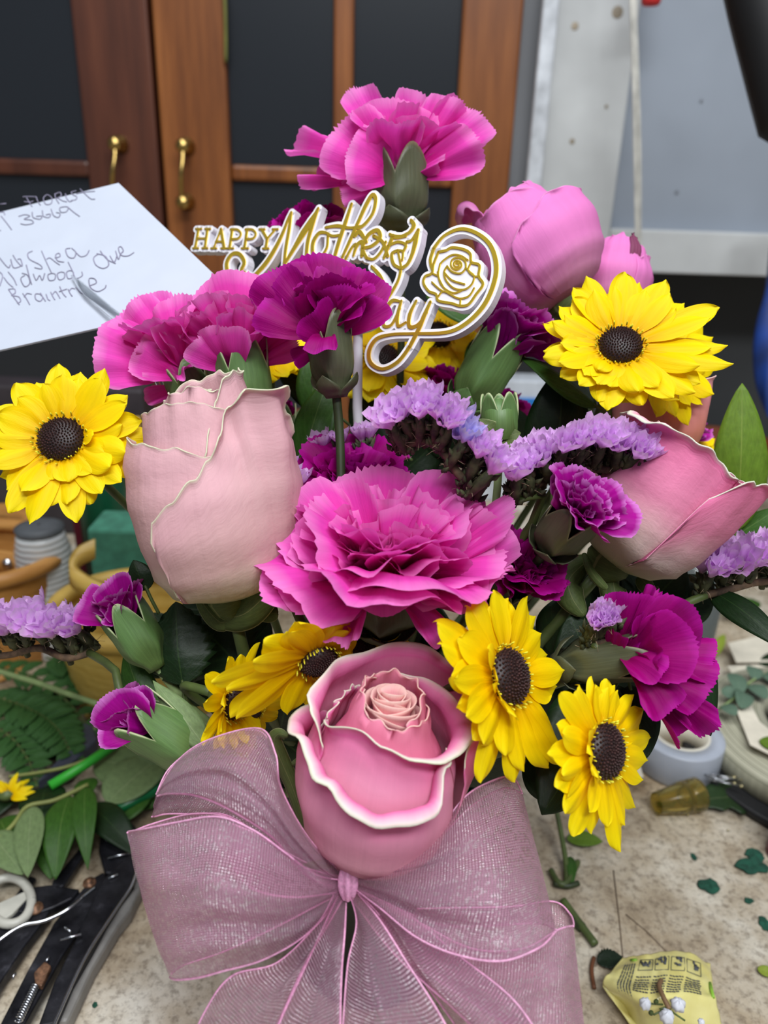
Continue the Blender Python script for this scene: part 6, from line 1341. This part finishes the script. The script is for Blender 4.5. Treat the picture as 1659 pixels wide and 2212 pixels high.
for k, (px, py) in enumerate(((1572, 1795), (1485, 1763), (1246, 1905))):
    o = MB().lathe(T(px, py, .001), (0, 0, 1), [(.0001, 0), (.0006, .0004), (.0004, .001), (.0001, .0012)], 8).build('glitter_bead', plain('gold_pearl', (214, 200, 150), rough=.2, metal=.6)); tag(o, ['tiny golden bead on the bare table right', 'tiny golden bead below the foam flake', 'tiny golden bead at the cut stem node'][k], 'bead')
# maroon candle
mc = T(1700, 1850)
o = MB().lathe(mc, (0, 0, 1), [(.001, 0), (.0115, 0), (.0118, .002), (.0118, .06), (.010, .061), (.001, .061)], 36).build('candle', plain('maroon_wax', (112, 26, 52), rough=.35)); tag(o, 'maroon candle standing at the right edge', 'candle')
# dark toothed leaf by the packet
dl_ = tleaf('dark_toothed_leaf', 'dark toothed leaf with brown stalk left of the yellow packet', (1290, 2078, .002), (1345, 2068, .002), .0052, leaf_mat('blackish_leaf', (24, 40, 24), (40, 56, 36)), 'toothed', seed=6)
MB().tube(cat([T(1283, 2068, .002), T(1278, 2095, .002), T(1284, 2135, .002)], 4), .0010, 8).build('stalk', plain('brown_stalk', (104, 62, 36)), dl_)
tleaf('cut_leaf', 'small yellow green leaf bit at the right edge level with the packet', (1636, 2092, .002), (1680, 2110, .002), .0030, LEAFY, 'oval', seed=8)
tleaf('cut_leaf', 'olive leaf at the right behind the eucalyptus', (1540, 1420, .004), (1565, 1370, .006), .0045, LEAFY, 'oval', seed=9)
# eucalyptus sprig
eu = thing('eucalyptus_sprig', 'grey green eucalyptus sprig with round leaves at the right above the reel', 'sprig', T(1600, 1500, .03))
MB().tube(cat([T(1540, 1540, .030), T(1590, 1505, .034), T(1625, 1470, .034), T(1690, 1440, .034)], 5), .0009, 6).build('stem', STEML, eu)
for k, (b, t, w_) in enumerate((((1600, 1498), (1580, 1455), .0065), ((1605, 1495), (1600, 1530), .0065), ((1618, 1480), (1655, 1510), .0060), ((1590, 1505), (1558, 1490), .005), ((1630, 1468), (1625, 1440), .006), ((1560, 1525), (1590, 1545), .005), ((1650, 1455), (1690, 1480), .007))):
    leaf('', None, T(b[0], b[1], .034), T(t[0], t[1], .036), w_, LEAFE, nrm=V((0, -.5, .9)), root=eu, shape='round', seed=k)
for k, (b, t, w_, m, lb) in enumerate((((1640, 1440, .01), (1700, 1410, .012), .006, LEAFD, 'dark leaf at the right edge above the eucalyptus'), ((1400, 1520, .014), (1420, 1580, .014), .006, LEAFM, 'green leaf bit behind the small low daisy'), ((1395, 1560, .012), (1560, 1530, .012), .0035, LEAFM, 'long green strip leaf running behind the tape roll'), ((1640, 1600, .034), (1700, 1620, .034), .006, LEAFB, 'bright green leaf bit on the reel at the right edge'), ((1420, 1350, .01), (1500, 1300, .01), .012, LEAFD, 'dark leaf on the table behind the drooping carnation'), ((1640, 1300, .01), (1560, 1330, .01), .010, LEAFM, 'green leaf on the table far right'))):
    tleaf('cut_leaf', lb, b, t, w_, m, seed=40 + k)
# packet
pkt = thing('flower_food_packet', 'crumpled pale yellow printed flower food packet on the table at lower right', 'packet', T(1440, 2150))
C4 = [(1335, 2118), (1380, 2068), (1440, 2060), (1500, 2068), (1535, 2090)]   # back edge, left to right
C0 = [(1300, 2100)]
pm = NT('pale_yellow_film'); pm.b.inputs['Roughness'].default_value = .22
f = pm.noise(pm.uvscaled(1, 1, 1, 'Object'), 60, 4); pm.link(pm.ramp(f, [(0.3, (224, 212, 128)), (0.7, (236, 228, 156))]), pm.b.inputs['Base Color']); pm.bump(f, .25, .002)
cr4 = [[T(1345, 2070, .010), T(1400, 2062, .016), T(1470, 2056, .014), T(1534, 2082, .006)],
       [T(1320, 2100, .014), T(1395, 2100, .020), T(1470, 2098, .022), T(1538, 2120, .012)],
       [T(1304, 2125, .012), T(1385, 2150, .024), T(1460, 2148, .026), T(1545, 2160, .016)],
       [T(1345, 2170, .004), T(1395, 2195, .016), T(1470, 2200, .018), T(1556, 2205, .008)],
       [T(1365, 2235, .001), T(1420, 2250, .004), T(1480, 2255, .004), T(1565, 2250, .001)]]
def pfn(u, v):
    rowp = [crow(r, u) for r in cr4]; p = crow(rowp, v)
    return p + V((0, 0, .0009 * noise.noise(V((u * 7, v * 7, 1))) * 2 + .0006 * abs(noise.noise(V((u * 14, v * 5, 5))))))
po_ = MB().grid(pfn, 50, 50).build('film', pm.m, pkt, solid=.0006)
def pfn2(u, v):
    p = pfn(u, v); k = math.sin(PI * u) * math.sin(PI * v)
    return V((p.x, p.y, max(.0008, p.z * (1 - k) * .9 - .0008)))
MB().grid(pfn2, 30, 30).build('film_back', pm.m, pkt)
pink_ = plain('packet_ink', (74, 78, 84), rough=.5); pgr = plain('packet_green', (140, 190, 60), rough=.5)
ink_m = MB()
def on_p(u, v): return pfn(u, v) + V((0, -.0002, .0007))
rnd = random.Random(5)
for k in range(4):    # pictograms with frames
    u0 = .26 + k * .155; u1 = u0 + .13; v0 = .10; v1 = .25
    ink_m.tube([on_p(u0, v0), on_p(u1, v0), on_p(u1, v1), on_p(u0, v1), on_p(u0, v0)], .00018, 5)
    for j in range(5):
        a = on_p(u0 + rnd.uniform(.01, .1), v0 + rnd.uniform(.01, .09)); b = on_p(u0 + rnd.uniform(.02, .11), v0 + rnd.uniform(.01, .10)); ink_m.tube([a, b], .0006, 5)
    for j in range(7):   # lines of small print
        vv = .31 + .028 * j; x = u0
        while x < u1 - .01:
            wl = rnd.uniform(.012, .03); ink_m.tube([on_p(x, vv), on_p(min(u1, x + wl), vv + .002)], .00028, 5); x += wl + .008
for j in range(5):
    x = .12 + j * .022; v = .16
    while v < .62:
        wl = rnd.uniform(.02, .05); ink_m.tube([on_p(x + v * .06, v), on_p(x + (v + wl) * .06, v + wl)], .00028, 5); v += wl + .012
ink_m.build('printing', pink_, pkt)
gm = MB(); gm.tube([on_p(.16, .08), on_p(.22, .10)], .0008, 6); gm.tube([on_p(.95, .30), on_p(.96, .50)], .0008, 6); gm.build('green_printing', pgr, pkt)
bbr = thing('gypsophila_sprig', 'tiny white babys breath blossoms on a brown twig lying on the packet', 'sprig', T(1440, 2170, .028))
MB().tube(cat([T(1428, 2118, .028), T(1424, 2130, .030), T(1432, 2152, .031), T(1446, 2180, .030)], 5), [.0011] * 16, 8).build('twig', plain('brown_twig', (130, 100, 70)), bbr)
for (a, b) in (((1432, 2170), (1402, 2168)), ((1440, 2178), (1412, 2192)), ((1445, 2180), (1462, 2170)), ((1446, 2182), (1480, 2205)), ((1440, 2175), (1425, 2180))):
    MB().tube([T(a[0], a[1], .030), T(b[0], b[1], .030)], .0004, 6).build('stalk', STEMG, bbr)
wp = plain('white_blossom', (216, 218, 226), rough=.6, var=.04)
for k, (px, py, r) in enumerate(((1394, 2168, .0024), (1464, 2170, .0030), (1440, 2196, .0030), (1515, 2208, .0014))):
    c = T(px, py, .031)
    def bf(u, v, c=c, r=r, k=k):
        an = 2 * PI * u; ph = PI * v
        rr = r * (1 + .22 * noise.noise(V((math.cos(an) * 2, math.sin(an) * 2, v * 4 + k))) + .1 * math.sin(7 * an + 5 * v))
        return c + V((math.cos(an) * math.sin(ph), math.sin(an) * math.sin(ph), math.cos(ph))) * rr
    MB().grid(bf, 24, 14).build('blossom', wp, bbr)
for (px, py) in ((1416, 2166), (1405, 2190)):
    MB().lathe(T(px, py, .030), (0, -.3, 1), [(.0001, 0), (.0011, .0008), (.0009, .002), (.0001, .0024)], 10).build('bud', STEMG, bbr)

# ---------------------------------------------------------------- groups of the repeats
GR = {'yellow_daisy': 'yellow daisies of the bouquet', 'magenta_carnation': 'magenta carnations of the bouquet', 'magenta_carnation_bud': 'opening magenta buds of the bouquet',
      'pink_carnation': 'pink carnations of the bouquet', 'lilac_statice': 'lilac statice of the bouquet', 'bouquet_leaf': 'leaves between the flowers', 'filler_sprig': 'dark filler greens in the bouquet',
      'cut_leaf': 'cut leaves on the table', 'foam_crumb': 'green foam crumbs on the table', 'fern_frond': 'fern fronds on the table', 'paper_scrap': 'paper scraps on the table', 'pruning_snips': 'snips on the table', 'glitter_bead': 'golden beads on the table', 'plant_stake': 'green stakes on the table'}
for ob in list(bpy.data.objects):
    k_ = ob.name.split('.')[0]
    if ob.parent is None and k_ in GR and not ob.get('group'): ob['group'] = GR[k_]
